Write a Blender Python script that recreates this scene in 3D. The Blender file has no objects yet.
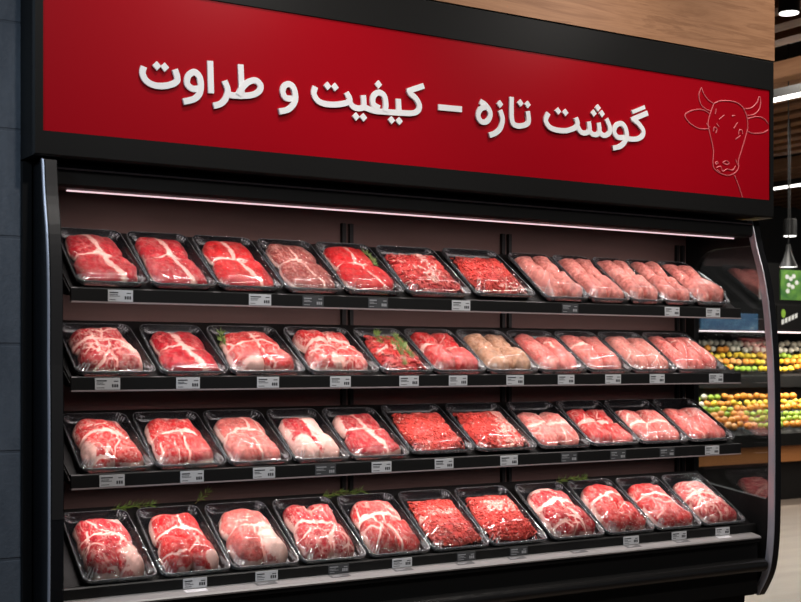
import bpy, math, random
import numpy as np
from mathutils import Vector, Matrix, Euler

random.seed(7)
SC = bpy.context.scene
COL = SC.collection
PI = math.pi

# ------------------------------------------------------------------ camera
# world: X along the case, Y into the case (0 = sign face), Z up, floor at 0
EYE = 1.5
F = 1300.0
YAW = math.atan(F / 2050.0)
D = 3.65
CX = -1.116
SN, CS = math.sin(YAW), math.cos(YAW)

cam_d = bpy.data.cameras.new('camera')
cam = bpy.data.objects.new('camera', cam_d)
COL.objects.link(cam)
cam.location = (CX, -D, EYE)
cam.rotation_euler = (PI / 2, 0, -YAW)
cam_d.sensor_width = 36
cam_d.lens = F / 801 * 36
cam_d.shift_y = 61 / 801
cam_d.clip_start = .05
cam_d.dof.use_dof = True
cam_d.dof.focus_distance = 4.7
cam_d.dof.aperture_fstop = 7.0
SC.camera = cam


def rat(px):
    u = px - 400.5
    return (F * SN + u * CS) / (F * CS - u * SN)


def at(px, py, Y):
    """world point on the plane Y seen at a pixel of the photograph (measuring aid)"""
    u = px - 400.5
    yc = F * CS - u * SN
    return Vector((rat(px) * (Y + D) + CX, Y, EYE + (362 - py) / yc * (Y + D)))


def xat(px, Y):
    return rat(px) * (Y + D) + CX


# ------------------------------------------------------------------ render look
SC.view_settings.view_transform = 'Standard'
SC.view_settings.look = 'None'
SC.view_settings.gamma = 1
SC.view_settings.use_curve_mapping = False
SC.view_settings.exposure = 0.12
SC.cycles.use_denoising = True
SC.cycles.caustics_reflective = False
SC.cycles.caustics_refractive = False
SC.cycles.max_bounces = 8
SC.cycles.transparent_max_bounces = 16
SC.cycles.sample_clamp_indirect = 4.0

# ------------------------------------------------------------------ materials
MATS = {}


def mat(name, col=(.5, .5, .5), rough=.5, metal=0.0, spec=.5, emit=None, estr=1.0, coat=0.0):
    m = bpy.data.materials.new(name)
    m.use_nodes = True
    b = m.node_tree.nodes['Principled BSDF']
    b.inputs['Base Color'].default_value = (*col, 1)
    b.inputs['Roughness'].default_value = rough
    b.inputs['Metallic'].default_value = metal
    b.inputs['Specular IOR Level'].default_value = spec
    b.inputs['Coat Weight'].default_value = coat
    if emit:
        b.inputs['Emission Color'].default_value = (*emit, 1)
        b.inputs['Emission Strength'].default_value = estr
    MATS[name] = m
    return m


class NT:
    def __init__(s, m):
        s.t = m.node_tree
        s.b = s.t.nodes['Principled BSDF']

    def n(s, kind, **kw):
        x = s.t.nodes.new(kind)
        for k, v in kw.items():
            if k.startswith('_'):
                setattr(x, k[1:], v)
            else:
                x.inputs[k].default_value = v
        return x

    def l(s, a, b):
        s.t.links.new(a, b)

    def math(s, op, a, b=None, clamp=False):
        x = s.t.nodes.new('ShaderNodeMath')
        x.operation = op
        x.use_clamp = clamp
        for i, v in enumerate((a, b)):
            if v is None:
                continue
            if isinstance(v, (int, float)):
                x.inputs[i].default_value = v
            else:
                s.l(v, x.inputs[i])
        return x.outputs[0]

    def mix(s, fac, a, b):
        x = s.t.nodes.new('ShaderNodeMix')
        x.data_type = 'RGBA'
        for sock, v in ((x.inputs[0], fac), (x.inputs[6], a), (x.inputs[7], b)):
            if isinstance(v, (int, float)):
                sock.default_value = v
            elif isinstance(v, tuple):
                sock.default_value = (*v, 1)
            else:
                s.l(v, sock)
        return x.outputs[2]

    def ramp(s, fac, stops):
        x = s.t.nodes.new('ShaderNodeValToRGB')
        el = x.color_ramp.elements
        while len(el) < len(stops):
            el.new(.5)
        for e, (p, c) in zip(el, stops):
            e.position = p
            e.color = (*c, 1) if isinstance(c, tuple) else (c, c, c, 1)
        s.l(fac, x.inputs[0])
        return x.outputs[0]

    def coords(s, scale=(1, 1, 1), rnd=True):
        tc = s.t.nodes.new('ShaderNodeTexCoord')
        v = tc.outputs['Object']
        if rnd:
            oi = s.t.nodes.new('ShaderNodeObjectInfo')
            mm = s.t.nodes.new('ShaderNodeVectorMath')
            mm.operation = 'SCALE'
            mm.inputs[0].default_value = (13.1, 7.7, 5.3)
            s.l(oi.outputs['Random'], mm.inputs['Scale'])
            ad = s.t.nodes.new('ShaderNodeVectorMath')
            ad.operation = 'ADD'
            s.l(v, ad.inputs[0])
            s.l(mm.outputs[0], ad.inputs[1])
            v = ad.outputs[0]
        mp = s.t.nodes.new('ShaderNodeMapping')
        mp.inputs['Scale'].default_value = scale
        s.l(v, mp.inputs[0])
        return mp.outputs[0]

    def noise(s, vec, scale, detail=4, rough=.55, dist=0.0):
        x = s.n('ShaderNodeTexNoise', Scale=scale, Detail=detail, Roughness=rough, Distortion=dist)
        s.l(vec, x.inputs['Vector'])
        return x.outputs['Fac']

    def bump(s, h, strength=.3, dist=.002):
        x = s.n('ShaderNodeBump', Strength=strength, Distance=dist)
        s.l(h, x.inputs['Height'])
        s.l(x.outputs[0], s.b.inputs['Normal'])


def meat_mat(name, A, B, fat=(.78, .50, .43), speck=.6, rough=.42, bump=.35):
    m = mat(name, A, rough)
    k = NT(m)
    v = k.coords()
    at_f = k.n('ShaderNodeAttribute', _attribute_name='fat').outputs['Fac']
    at_m = k.math('MULTIPLY', k.n('ShaderNodeAttribute', _attribute_name='marb').outputs['Fac'], .85, True)
    at_t = k.n('ShaderNodeAttribute', _attribute_name='tone').outputs['Fac']
    n1 = k.noise(v, 26, 4)
    tone = k.math('ADD', at_t, k.math('MULTIPLY', k.math('SUBTRACT', n1, .5), 1.1), True)
    base = k.mix(tone, A, B)
    dk = k.noise(v, 75, 3)
    base = k.mix(k.ramp(dk, [(.40, 0.0), (.68, .75)]), base, tuple(c * .42 for c in A))
    # muscle fibres and fine marbling
    vf = k.coords((1.0, .38, 1.0))
    f1 = k.noise(vf, 105, 5, .62, 1.2)
    f2 = k.noise(v, 260, 3, .6)
    mar = k.math('MULTIPLY', k.ramp(f1, [(.50, 0.0), (.60, 1.0)]), at_m, True)
    sp = k.math('MULTIPLY', k.ramp(f2, [(.57, 0.0), (.66, 1.0)]), k.math('MULTIPLY', at_m, speck), True)
    wv = k.n('ShaderNodeTexVoronoi', Scale=24.0, _feature='DISTANCE_TO_EDGE')
    nz = k.n('ShaderNodeTexNoise', Scale=30.0, Detail=3.0)
    k.l(v, nz.inputs['Vector'])
    vm = k.n('ShaderNodeVectorMath', _operation='SCALE')
    vm.inputs['Scale'].default_value = .05
    k.l(nz.outputs['Color'], vm.inputs[0])
    va = k.n('ShaderNodeVectorMath', _operation='ADD')
    k.l(v, va.inputs[0])
    k.l(vm.outputs[0], va.inputs[1])
    k.l(va.outputs[0], wv.inputs['Vector'])
    vein = k.math('MULTIPLY', k.ramp(wv.outputs['Distance'], [(.0, 1.0), (.085, 0.0)]), k.ramp(k.noise(v, 18, 2), [(.42, 0.0), (.62, 1.0)]), True)
    mar = k.math('MAXIMUM', mar, k.math('MULTIPLY', vein, k.math('MULTIPLY', at_m, 1.3), True))
    nf = k.noise(v, 120, 4, .6)
    ff = k.math('ADD', at_f, k.math('MULTIPLY', k.math('SUBTRACT', nf, .5), 1.7))
    ff = k.ramp(ff, [(.30, 0.0), (.62, 1.0)])
    ff = k.math('MULTIPLY', ff, k.ramp(at_f, [(.05, 0.0), (.25, 1.0)]))
    tot = k.math('MAXIMUM', k.math('MAXIMUM', mar, sp), ff)
    fcol = k.mix(k.noise(v, 55, 3), tuple(c * s for c, s in zip(fat, (.93, .78, .76))), fat)
    col = k.mix(tot, base, fcol)
    k.l(col, k.b.inputs['Base Color'])
    k.b.inputs['Specular IOR Level'].default_value = .12
    hh = k.math('ADD', f1, k.math('MULTIPLY', nf, .8))
    k.bump(hh, bump, .0022)
    return m


meat_mat('beef', (.43, .009, .020), (.48, .060, .064))
meat_mat('beef_bright', (.55, .012, .016), (.56, .062, .056))
meat_mat('beef_dark', (.22, .022, .020), (.42, .12, .095))
meat_mat('pork', (.60, .115, .10), (.70, .29, .235), fat=(.80, .56, .48))
meat_mat('pork_pale', (.62, .19, .155), (.72, .33, .27), fat=(.82, .60, .52))
meat_mat('chicken_tan', (.42, .20, .11), (.60, .37, .24), fat=(.80, .62, .52))
meat_mat('mince', (.62, .045, .036), (.68, .115, .09), bump=.15)
meat_mat('strips', (.56, .025, .026), (.62, .11, .09), bump=.25)

mat('tray_plastic', (.008, .008, .009), .2, spec=.35)
mat('black_frame', (.009, .0088, .0084), .45, spec=.18)
mat('black_gloss', (.010, .010, .011), .25)
mat('bumper_vinyl', (.012, .0115, .011), .22, spec=.7)
mat('black_matte', (.008, .0075, .0072), .6, spec=.25)
mat('rail_black', (.012, .0115, .011), .4, spec=.35)
mat('lip_metal', (.40, .32, .32), .4)
mat('post_grey', (.028, .026, .025), .3)
mat('edge_metal', (.58, .57, .62), .35, .25)
mat('ledge_metal', (.36, .345, .335), .4, .3)
mat('sticker_grey', (.10, .10, .10), .4)
mat('letter_white', (.95, .95, .95), .5)
mat('emblem_pink', (.78, .17, .19), .5)
mat('tag_card', (.70, .70, .71), .35)
mat('tag_ink', (.05, .05, .055), .5)
mat('tag_dark', (.085, .085, .088), .2)
mat('tag_grey', (.42, .42, .43), .4)
mat('herb', (.12, .19, .03), .45)
mat('herb_stem', (.16, .12, .04), .6)
mat('led', (1, .8, .85), .5, emit=(1.0, .72, .77), estr=.95)
mat('led_dim', (1, .85, .85), .5, emit=(1.0, .80, .82), estr=2.0)
mat('lamp_white', (1, 1, 1), .5, emit=(1.0, .97, .92), estr=3.2)
mat('fixture_black', (.012, .012, .012), .4)
mat('ceiling_black', (.006, .006, .006), .9)
mat('store_wall', (.03, .03, .032), .8)

m = mat('back_wall', (.125, .082, .072), .65, spec=.12)
k = NT(m)
k.l(k.ramp(k.noise(k.coords((1, 1, 6), False), 3, 3), [(.3, (.098, .058, .051)), (.7, (.118, .071, .063))]), k.b.inputs['Base Color'])

m = mat('red_panel', (.38, .001, .008), .36, spec=.14)

# oak veneer
m = mat('oak', (.35, .2, .11), .5)
k = NT(m)
g0 = k.noise(k.coords((.45, 1, 5.5), False), 2.6, 6, .6, 1.4)
g = k.noise(k.coords((1.0, 1, 45), False), 5, 4, .6, .4)
c1 = k.ramp(g0, [(.30, (.25, .110, .048)), (.46, (.40, .195, .095)), (.54, (.44, .22, .11)), (.60, (.31, .145, .068)), (.72, (.44, .225, .115))])
c2 = k.mix(k.ramp(g, [(.42, 0.0), (.75, .45)]), c1, (.24, .11, .055))
k.l(c2, k.b.inputs['Base Color'])

m = mat('slat_wood', (.20, .10, .05), .6)
k = NT(m)
k.l(k.ramp(k.noise(k.coords((8, .6, 8), False), 3, 3), [(.3, (.22, .10, .048)), (.7, (.36, .18, .09))]), k.b.inputs['Base Color'])

m = mat('stand_wood', (.38, .15, .045), .5)

# board-marked concrete
m = mat('concrete', (.10, .11, .13), .8)
k = NT(m)
v = k.coords((1, 1, 1), False)
n1 = k.noise(k.coords((2.0, 1, .5), False), 5, 6, .65)
n2 = k.noise(v, 70, 4, .7)
c = k.ramp(n1, [(.3, (.10, .115, .138)), (.7, (.175, .195, .222))])
c = k.mix(k.ramp(n2, [(.45, 0.0), (.72, .5)]), c, (.18, .19, .21))
br = k.n('ShaderNodeTexBrick', _offset=.5)
br.inputs['Scale'].default_value = 1.0
br.inputs['Mortar Size'].default_value = .006
br.inputs['Brick Width'].default_value = 1.3
br.inputs['Row Height'].default_value = .31
br.inputs['Mortar Smooth'].default_value = .5
sw = k.n('ShaderNodeMapping')
sw.inputs['Rotation'].default_value = (PI / 2, 0, 0)
k.l(v, sw.inputs[0])
k.l(sw.outputs[0], br.inputs['Vector'])
c = k.mix(k.math('MULTIPLY', br.outputs['Fac'], .28), c, (.035, .04, .05))
k.l(c, k.b.inputs['Base Color'])
k.bump(k.math('ADD', n2, k.math('MULTIPLY', br.outputs['Fac'], -1.5)), .5, .004)

m = mat('floor', (.33, .27, .22), .35)
k = NT(m)
n1 = k.noise(k.coords((.5, 2.2, 1), False), 1.6, 5, .6)
k.l(k.ramp(n1, [(.3, (.15, .112, .085)), (.7, (.26, .205, .165))]), k.b.inputs['Base Color'])


def trans_mat(name, ior, rough, base=0.0, tint=(1, 1, 1), bump=None, haze=0.0):
    m = bpy.data.materials.new(name)
    m.use_nodes = True
    t = m.node_tree
    t.nodes.remove(t.nodes['Principled BSDF'])
    out = t.nodes['Material Output']
    tr = t.nodes.new('ShaderNodeBsdfTransparent')
    tr.inputs[0].default_value = (*tint, 1)
    gl = t.nodes.new('ShaderNodeBsdfGlossy')
    gl.inputs['Roughness'].default_value = rough
    fr = t.nodes.new('ShaderNodeLayerWeight')
    fr.inputs['Blend'].default_value = ior
    pw = t.nodes.new('ShaderNodeMath')
    pw.operation = 'POWER'
    pw.inputs[1].default_value = 5.0
    t.links.new(fr.outputs['Facing'], pw.inputs[0])
    ad = t.nodes.new('ShaderNodeMath')
    ad.operation = 'ADD'
    ad.use_clamp = True
    ad.inputs[1].default_value = base
    t.links.new(pw.outputs[0], ad.inputs[0])
    mx = t.nodes.new('ShaderNodeMixShader')
    t.links.new(ad.outputs[0], mx.inputs[0])
    t.links.new(tr.outputs[0], mx.inputs[1])
    if haze:      # gathered film scatters a little white
        df = t.nodes.new('ShaderNodeBsdfDiffuse')
        df.inputs[0].default_value = (.8, .8, .82, 1)
        m2 = t.nodes.new('ShaderNodeMixShader')
        m2.inputs[0].default_value = haze
        t.links.new(gl.outputs[0], m2.inputs[1])
        t.links.new(df.outputs[0], m2.inputs[2])
        t.links.new(m2.outputs[0], mx.inputs[2])
    else:
        t.links.new(gl.outputs[0], mx.inputs[2])
    t.links.new(mx.outputs[0], out.inputs[0])
    if bump:
        k = NT.__new__(NT)
        k.t = t
        v = k.coords((1, 1, 1))
        v2 = k.coords((1.0, .35, 1.0))
        # sharp tension wrinkles: creases where a stretched noise crosses its middle
        w1 = k.math('ABSOLUTE', k.math('SUBTRACT', k.noise(v2, 34, 2, .5, 1.2), .5))
        w2 = k.math('ABSOLUTE', k.math('SUBTRACT', k.noise(v, 55, 2, .5, 2.0), .5))
        c1 = k.ramp(w1, [(.0, 1.0), (.035, 0.0)])
        c2 = k.ramp(w2, [(.0, .6), (.03, 0.0)])
        h = k.math('ADD', k.math('ADD', c1, c2), k.math('MULTIPLY', k.noise(v, 14, 2), .8))
        b = k.n('ShaderNodeBump', Strength=bump, Distance=.003)
        k.l(h, b.inputs['Height'])
        k.l(b.outputs[0], gl.inputs['Normal'])
        k.l(b.outputs[0], fr.inputs['Normal'])
    MATS[name] = m


trans_mat('cling_film', .5, .045, .035, bump=.45)
trans_mat('film_pleat', .5, .12, .30, bump=.6, haze=.5)
trans_mat('film_fold', .5, .15, .20, bump=.6, haze=.30)
trans_mat('case_glass', .5, .02, .21, tint=(.90, .94, .96))


# ------------------------------------------------------------------ mesh helpers
class MB:
    """collects shapes, then links them as ONE mesh object"""

    def __init__(s):
        s.v, s.f, s.m = [], [], []
        s.mi = 0

    def add(s, vs, fs):
        o = len(s.v)
        s.v += [tuple(p) for p in vs]
        s.f += [tuple(i + o for i in f) for f in fs]
        s.m += [s.mi] * len(fs)
        return s

    def box(s, a, b):
        (x0, y0, z0), (x1, y1, z1) = a, b
        s.add([(x0, y0, z0), (x1, y0, z0), (x1, y1, z0), (x0, y1, z0), (x0, y0, z1), (x1, y0, z1), (x1, y1, z1), (x0, y1, z1)],
              [(0, 3, 2, 1), (4, 5, 6, 7), (0, 1, 5, 4), (1, 2, 6, 5), (2, 3, 7, 6), (3, 0, 4, 7)])
        return s

    def bbox(s, a, b, r=.004):
        """box with chamfered edges along all three axes"""
        (x0, y0, z0), (x1, y1, z1) = a, b
        r = min(r, (x1 - x0) / 2.01, (y1 - y0) / 2.01, (z1 - z0) / 2.01)
        c = Vector(((x0 + x1) / 2, (y0 + y1) / 2, (z0 + z1) / 2))
        import bmesh
        bm = bmesh.new()
        bmesh.ops.create_cube(bm, size=1)
        for v in bm.verts:
            v.co = Vector((c.x + v.co.x * (x1 - x0), c.y + v.co.y * (y1 - y0), c.z + v.co.z * (z1 - z0)))
        bmesh.ops.bevel(bm, geom=bm.edges[:], offset=r, segments=2, affect='EDGES', profile=.5)
        bm.verts.index_update()
        s.add([v.co[:] for v in bm.verts], [[v.index for v in f.verts] for f in bm.faces])
        bm.free()
        return s

    def prism(s, pts, x0, x1, axis='X'):
        """closed outline (y,z) swept along X; or (x,z) along Y; or (x,y) along Z"""
        n = len(pts)

        def P(t, p):
            return (t, p[0], p[1]) if axis == 'X' else ((p[0], t, p[1]) if axis == 'Y' else (p[0], p[1], t))
        vs = [P(x0, p) for p in pts] + [P(x1, p) for p in pts]
        fs = [(i, (i + 1) % n, n + (i + 1) % n, n + i) for i in range(n)]
        fs += [tuple(range(n))[::-1], tuple(range(n, 2 * n))]
        s.add(vs, fs)
        return s

    def loops(s, loops, cap0=True, cap1=True, closed=False):
        n = len(loops[0])
        vs = [p for L in loops for p in L]
        fs = []
        K = len(loops)
        for a in range(K if closed else K - 1):
            b = (a + 1) % K
            for i in range(n):
                j = (i + 1) % n
                fs.append((a * n + i, a * n + j, b * n + j, b * n + i))
        if not closed:
            if cap0:
                fs.append(tuple(range(n))[::-1])
            if cap1:
                fs.append(tuple(range((K - 1) * n, K * n)))
        s.add(vs, fs)
        return s

    def tube(s, pts, r, n=6, r1=None):
        pts = [Vector(p) for p in pts]
        L = []
        up = None
        for i, p in enumerate(pts):
            d = (pts[min(i + 1, len(pts) - 1)] - pts[max(i - 1, 0)])
            if d.length < 1e-9:
                d = Vector((0, 0, 1))
            d.normalize()
            if up is None:
                up = d.orthogonal().normalized()
            else:
                up = (up - d * up.dot(d))
                up = up.normalized() if up.length > 1e-6 else d.orthogonal().normalized()
            q = d.cross(up)
            t = i / max(1, len(pts) - 1)
            rr = r if r1 is None else r + (r1 - r) * t
            L.append([p + up * math.cos(2 * PI * k_ / n) * rr + q * math.sin(2 * PI * k_ / n) * rr for k_ in range(n)])
        return s.loops(L)

    def lathe(s, prof, c=(0, 0, 0), n=24):
        L = []
        for r, z in prof:
            L.append([(c[0] + r * math.cos(2 * PI * i / n), c[1] + r * math.sin(2 * PI * i / n), c[2] + z) for i in range(n)])
        return s.loops(L)

    def mesh(s, name, mats, smooth=False):
        me = bpy.data.meshes.new(name)
        me.from_pydata(s.v, [], s.f)
        for m_ in (mats if isinstance(mats, (list, tuple)) else [mats]):
            me.materials.append(MATS[m_])
        if len(set(s.m)) > 1:
            me.polygons.foreach_set('material_index', s.m)
        me.update()
        import bmesh
        bm = bmesh.new()
        bm.from_mesh(me)
        bmesh.ops.recalc_face_normals(bm, faces=bm.faces[:])
        bm.to_mesh(me)
        bm.free()
        if smooth:
            me.polygons.foreach_set('use_smooth', [True] * len(me.polygons))
            if smooth != 'all':
                me.set_sharp_from_angle(angle=math.radians(40))
        return me

    def build(s, name, mats, parent=None, smooth=False, loc=None):
        o = bpy.data.objects.new(name, s.mesh(name, mats, smooth))
        COL.objects.link(o)
        if parent:
            o.parent = parent
        if loc is not None:
            o.location = loc
        return o


def empty(name, loc=(0, 0, 0), rot=(0, 0, 0)):
    o = bpy.data.objects.new(name, None)
    o.empty_display_size = .05
    COL.objects.link(o)
    o.location = loc
    o.rotation_euler = rot
    return o


def tag(o, label=None, cat=None, group=None, kind=None):
    for a, b in (('label', label), ('category', cat), ('group', group), ('kind', kind)):
        if b:
            o[a] = b
    return o


def struct(o):
    o['kind'] = 'structure'
    return o


def cr(pts, per=6, closed=False):
    """Catmull-Rom through the points"""
    P = [np.array(p, float) for p in pts]
    n = len(P)
    out = []
    for i in range(n if closed else n - 1):
        if closed:
            p0, p1, p2, p3 = P[i - 1], P[i], P[(i + 1) % n], P[(i + 2) % n]
        else:
            p0, p1, p2, p3 = P[max(i - 1, 0)], P[i], P[i + 1], P[min(i + 2, n - 1)]
        for k_ in range(per):
            t = k_ / per
            out.append(.5 * (2 * p1 + (p2 - p0) * t + (2 * p0 - 5 * p1 + 4 * p2 - p3) * t * t + (3 * p1 - p0 - 3 * p2 + p3) * t ** 3))
    if not closed:
        out.append(P[-1])
    return out


def vnoise(x, y, seed=0):
    x = np.asarray(x, float)
    y = np.asarray(y, float)
    xi, yi = np.floor(x), np.floor(y)
    fx, fy = x - xi, y - yi
    fx = fx * fx * (3 - 2 * fx)
    fy = fy * fy * (3 - 2 * fy)

    def h(a, b):
        q = np.sin(a * 127.1 + b * 311.7 + seed * 74.7) * 43758.5453
        return q - np.floor(q)
    return (h(xi, yi) * (1 - fx) + h(xi + 1, yi) * fx) * (1 - fy) + (h(xi, yi + 1) * (1 - fx) + h(xi + 1, yi + 1) * fx) * fy


def fbm(x, y, seed=0, oct=3):
    s, a, t = 0, 1, 0
    for o in range(oct):
        s = s + a * vnoise(x * 2 ** o, y * 2 ** o, seed + o * 17)
        t += a
        a *= .5
    return s / t


# ------------------------------------------------------------------ the room
ZR = EYE     # measured heights below are relative to the eye; add ZR
struct(MB().box((-4, -6, -.1), (18, 11, 0)).build('floor', 'floor'))
struct(MB().box((-4, -6, 4.5), (18, 11, 4.6)).build('ceiling', 'ceiling_black'))
struct(MB().box((-4, .12, 0), (-.0288, .40, 4.5)).build('wall_left', 'concrete'))
struct(MB().box((-4, 10.2, 0), (18, 10.4, 4.5)).build('wall_back', 'store_wall'))
struct(MB().box((-.0286, .10, 0), (-.002, .40, ZR + .58)).build('trim_1', 'black_matte'))
# oak bulkhead above the sign
struct(MB().box((-.028, .0, ZR + 1.2235), (3.0, .55, 4.5)).build('wall_bulkhead', 'oak'))

sl = MB()
for x in np.arange(3.4, 15.5, .34):
    if abs(x - 7.04) < .30 or abs(x - 11.2) < .35:
        continue
    sl.box((x - .085, -1, ZR + 2.38), (x + .085, 10.1, ZR + 2.52))
struct(sl.build('ceiling_slats', 'slat_wood'))

# ------------------------------------------------------------------ the sign
sign = empty('store_sign', (1.486, .07, ZR + .58))
tag(sign, 'long dark red store sign with white Persian lettering and a cow head', 'sign')


def under(o, root):
    """parent while keeping the world position (roots here have no rotation)"""
    o.parent = root
    o.location = o.location - root.location
    return o


HX0, HX1, HZ0, HZ1 = -.028, 3.0, ZR + .585, ZR + 1.222
PX0, PX1 = xat(43.3, 0), xat(770, 0)
PZ0, PZ1 = ZR + .656, ZR + 1.103
f = MB()
ring_o = [(HX0, HZ0), (HX1, HZ0), (HX1, HZ1), (HX0, HZ1)]
ring_i = [(PX0, PZ0), (PX1, PZ0), (PX1, PZ1), (PX0, PZ1)]
f.loops([[(x, .40, z) for x, z in ring_o], [(x, .006, z) for x, z in ring_o],
         [(x + (.006 if x < 1 else -.006), 0, z + (.006 if z < ZR + .8 else -.006)) for x, z in ring_o],
         [(x, 0, z) for x, z in ring_i], [(x, .012, z) for x, z in ring_i]], cap0=True, cap1=True)
under(f.build('frame', 'black_frame'), sign)
under(MB().box((PX0 + .001, .004, PZ0 + .001), (PX1 - .001, .0115, PZ1 - .001)).build('red_panel', 'red_panel'), sign)


STEP = [0.0]


def ribbon(mb, pts, w, y0=-.0015, y1=.0035, per=7, taper=None):
    P = [Vector((p[0], p[1])) for p in cr(pts, per)]
    n = len(P)
    Ls, Rs = [], []
    for i, p in enumerate(P):
        d = P[min(i + 1, n - 1)] - P[max(i - 1, 0)]
        d.normalize()
        q = Vector((-d.y, d.x)) * w / 2
        Ls.append(p + q)
        Rs.append(p - q)
    loops = []
    for i, (a, b) in enumerate(zip(Ls, Rs)):
        # each stroke steps forward a hair along its run so that crossings never share a plane
        y = y0 - STEP[0] - .00004 * i
        loops.append([(a.x, y, a.y), (b.x, y, b.y), (b.x, y1, b.y), (a.x, y1, a.y)])
    STEP[0] = (STEP[0] + .0003) % .0018
    mb.loops(loops)


def zoom(sx, ox, oy):
    def g(p):
        q = at(p[0] / sx + ox, p[1] / sx + oy, -.003)
        return (q.x, q.z)
    return g


def word(name, z, strokes, dots, label=None, w=.0192, dh=.0138, thin=()):
    mb = MB()
    for i, s in enumerate(strokes):
        ribbon(mb, [z(p) for p in s], thin[i] if i < len(thin) and thin[i] else w, per=7 if len(s) > 2 else 1)
    for p in dots:
        x, zz = z(p)
        mb.prism([(x - dh, zz), (x, zz - dh), (x + dh, zz), (x, zz + dh)], -.0030, .0035, 'Y')
    under(mb.build(name, 'letter_white'), sign)


z1 = zoom(4.45, 130, 45)
z2 = zoom(4.45, 300, 65)
z3 = zoom(4.216, 470, 75)
word('lettering', z1, [
    [(63, 95), (57, 125), (75, 160), (115, 180), (165, 180), (205, 165), (211, 143), (200, 108)],
    [(314, 192), (280, 194), (256, 172), (260, 138), (285, 120), (308, 138), (316, 175), (310, 215), (285, 240), (238, 252)],
    [(358, 70), (362, 214)],
    [(421, 158), (436, 200), (425, 240), (402, 262), (372, 270)],
    [(428, 212), (460, 224), (530, 224), (570, 210), (582, 182), (560, 158), (528, 164), (500, 190), (482, 222)],
    [(493, 86), (499, 222)]],
    [(120, 92), (155, 98)])
word('lettering', z1, [
    [(735, 238), (695, 235), (680, 208), (688, 182), (708, 174), (728, 192), (736, 235), (725, 267), (700, 288), (663, 296)]], [])
word('lettering', z2, [
    [(70, 96), (63, 128), (85, 162), (130, 175), (185, 173), (222, 158), (207, 122)],
    [(219, 150), (232, 180), (258, 192), (284, 184), (282, 134)],
    [(284, 186), (330, 203), (380, 208), (442, 212), (500, 214), (526, 202), (531, 178), (515, 148), (494, 130), (483, 112)],
    [(478, 117), (552, 92)],
    [(355, 192), (327, 174), (327, 140), (350, 122), (374, 136), (382, 170), (379, 206)],
    [(438, 150), (442, 212)]],
    [(123, 93), (156, 98), (350, 86), (250, 229), (283, 233), (408, 245), (442, 249)])
word('lettering', z2, [[(617, 187), (722, 197)]], [], w=.020)
word('lettering', z3, [
    [(44, 110), (70, 130), (87, 163), (74, 194), (48, 196), (35, 170), (46, 142), (70, 134)],
    [(128, 148), (138, 185), (130, 222), (110, 243), (82, 254)],
    [(176, 92), (177, 185), (192, 212), (228, 212), (247, 196), (243, 152)]],
    [(127, 122), (213, 118), (244, 124)])
word('lettering', z3, [
    [(332, 160), (320, 192), (342, 224), (395, 235), (440, 224), (453, 205), (446, 180)],
    [(449, 205), (466, 238), (488, 244), (504, 232), (500, 196)],
    [(503, 232), (520, 250), (540, 248), (547, 232), (543, 200)],
    [(546, 240), (566, 255), (588, 244), (590, 220), (576, 184)],
    [(660, 262), (625, 262), (609, 240), (616, 214), (637, 204), (655, 222), (661, 258), (650, 286), (630, 302), (602, 308)],
    [(655, 268), (700, 270), (726, 258), (731, 236), (715, 210), (688, 184)],
    [(681, 189), (750, 160)],
    [(684, 157), (738, 135)]],
    [(540, 138), (522, 161), (557, 163), (372, 152), (403, 158)], thin=(0, 0, 0, 0, 0, 0, 0, .014))

zc = zoom(3.7615, 660, 60)
cow = MB()
COW = [
    ([(160, 102), (150, 130), (158, 165), (178, 184), (195, 190)], 0),
    ([(160, 102), (168, 125), (185, 148), (207, 163)], 0),
    ([(207, 163), (230, 153), (262, 153), (295, 160), (318, 180)], 0),
    ([(318, 182), (345, 180), (368, 160), (377, 137), (383, 152), (378, 182), (358, 203), (330, 208)], 0),
    ([(192, 203), (170, 188), (135, 186), (98, 205), (115, 235), (150, 256), (186, 258)], 0),
    ([(332, 220), (370, 212), (398, 222), (411, 240)], 0),
    ([(411, 262), (390, 273), (355, 275), (333, 266)], 0),
    ([(207, 163), (192, 203), (185, 240), (195, 290), (205, 340), (203, 390), (212, 412), (238, 428), (265, 433), (288, 422), (299, 405), (300, 375), (312, 335), (325, 290), (334, 252), (330, 210), (318, 180)], 0),
    ([(205, 268), (208, 252), (218, 260), (214, 274)], 0), ([(180, 236), (184, 246), (192, 252)], 0),
    ([(300, 280), (302, 264), (312, 262), (315, 278)], 0),
    ([(226, 222), (246, 206)], 0), ([(282, 256), (296, 234)], 0), ([(215, 182), (212, 202)], 0),
    ([(274, 210), (286, 207)], 0), ([(288, 297), (306, 284)], 0), ([(217, 238), (226, 250)], 0),
    ([(212, 388), (216, 382), (223, 386), (214, 392)], 0),
    ([(240, 386), (252, 378), (264, 388), (254, 392), (242, 388)], 0),
    ([(216, 404), (232, 400), (240, 418), (256, 410), (276, 414), (288, 398)], 0),
    ([(288, 372), (297, 395)], 0), ([(220, 412), (230, 420)], 0),
    ([(284, 432), (300, 472), (315, 519)], 0)]
for pts, _ in COW:
    P = [zc(p) for p in cr(pts, 6)]
    cow.tube([(x, .0032, z_) for x, z_ in P], .0022, 5)
under(cow.build('cow_emblem', 'emblem_pink'), sign)

# ------------------------------------------------------------------ the refrigerated case
case = empty('refrigerated_display_case', (1.48, .2, 0))
tag(case, 'long black multi-deck refrigerated case with three shelves of wrapped meat trays', 'display case')


def part(name, mb, m_, parent=None, smooth=False):
    o = mb.build(name, m_, smooth=smooth)
    if parent is None:
        under(o, case)
    else:
        o.parent = parent
    return o


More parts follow.
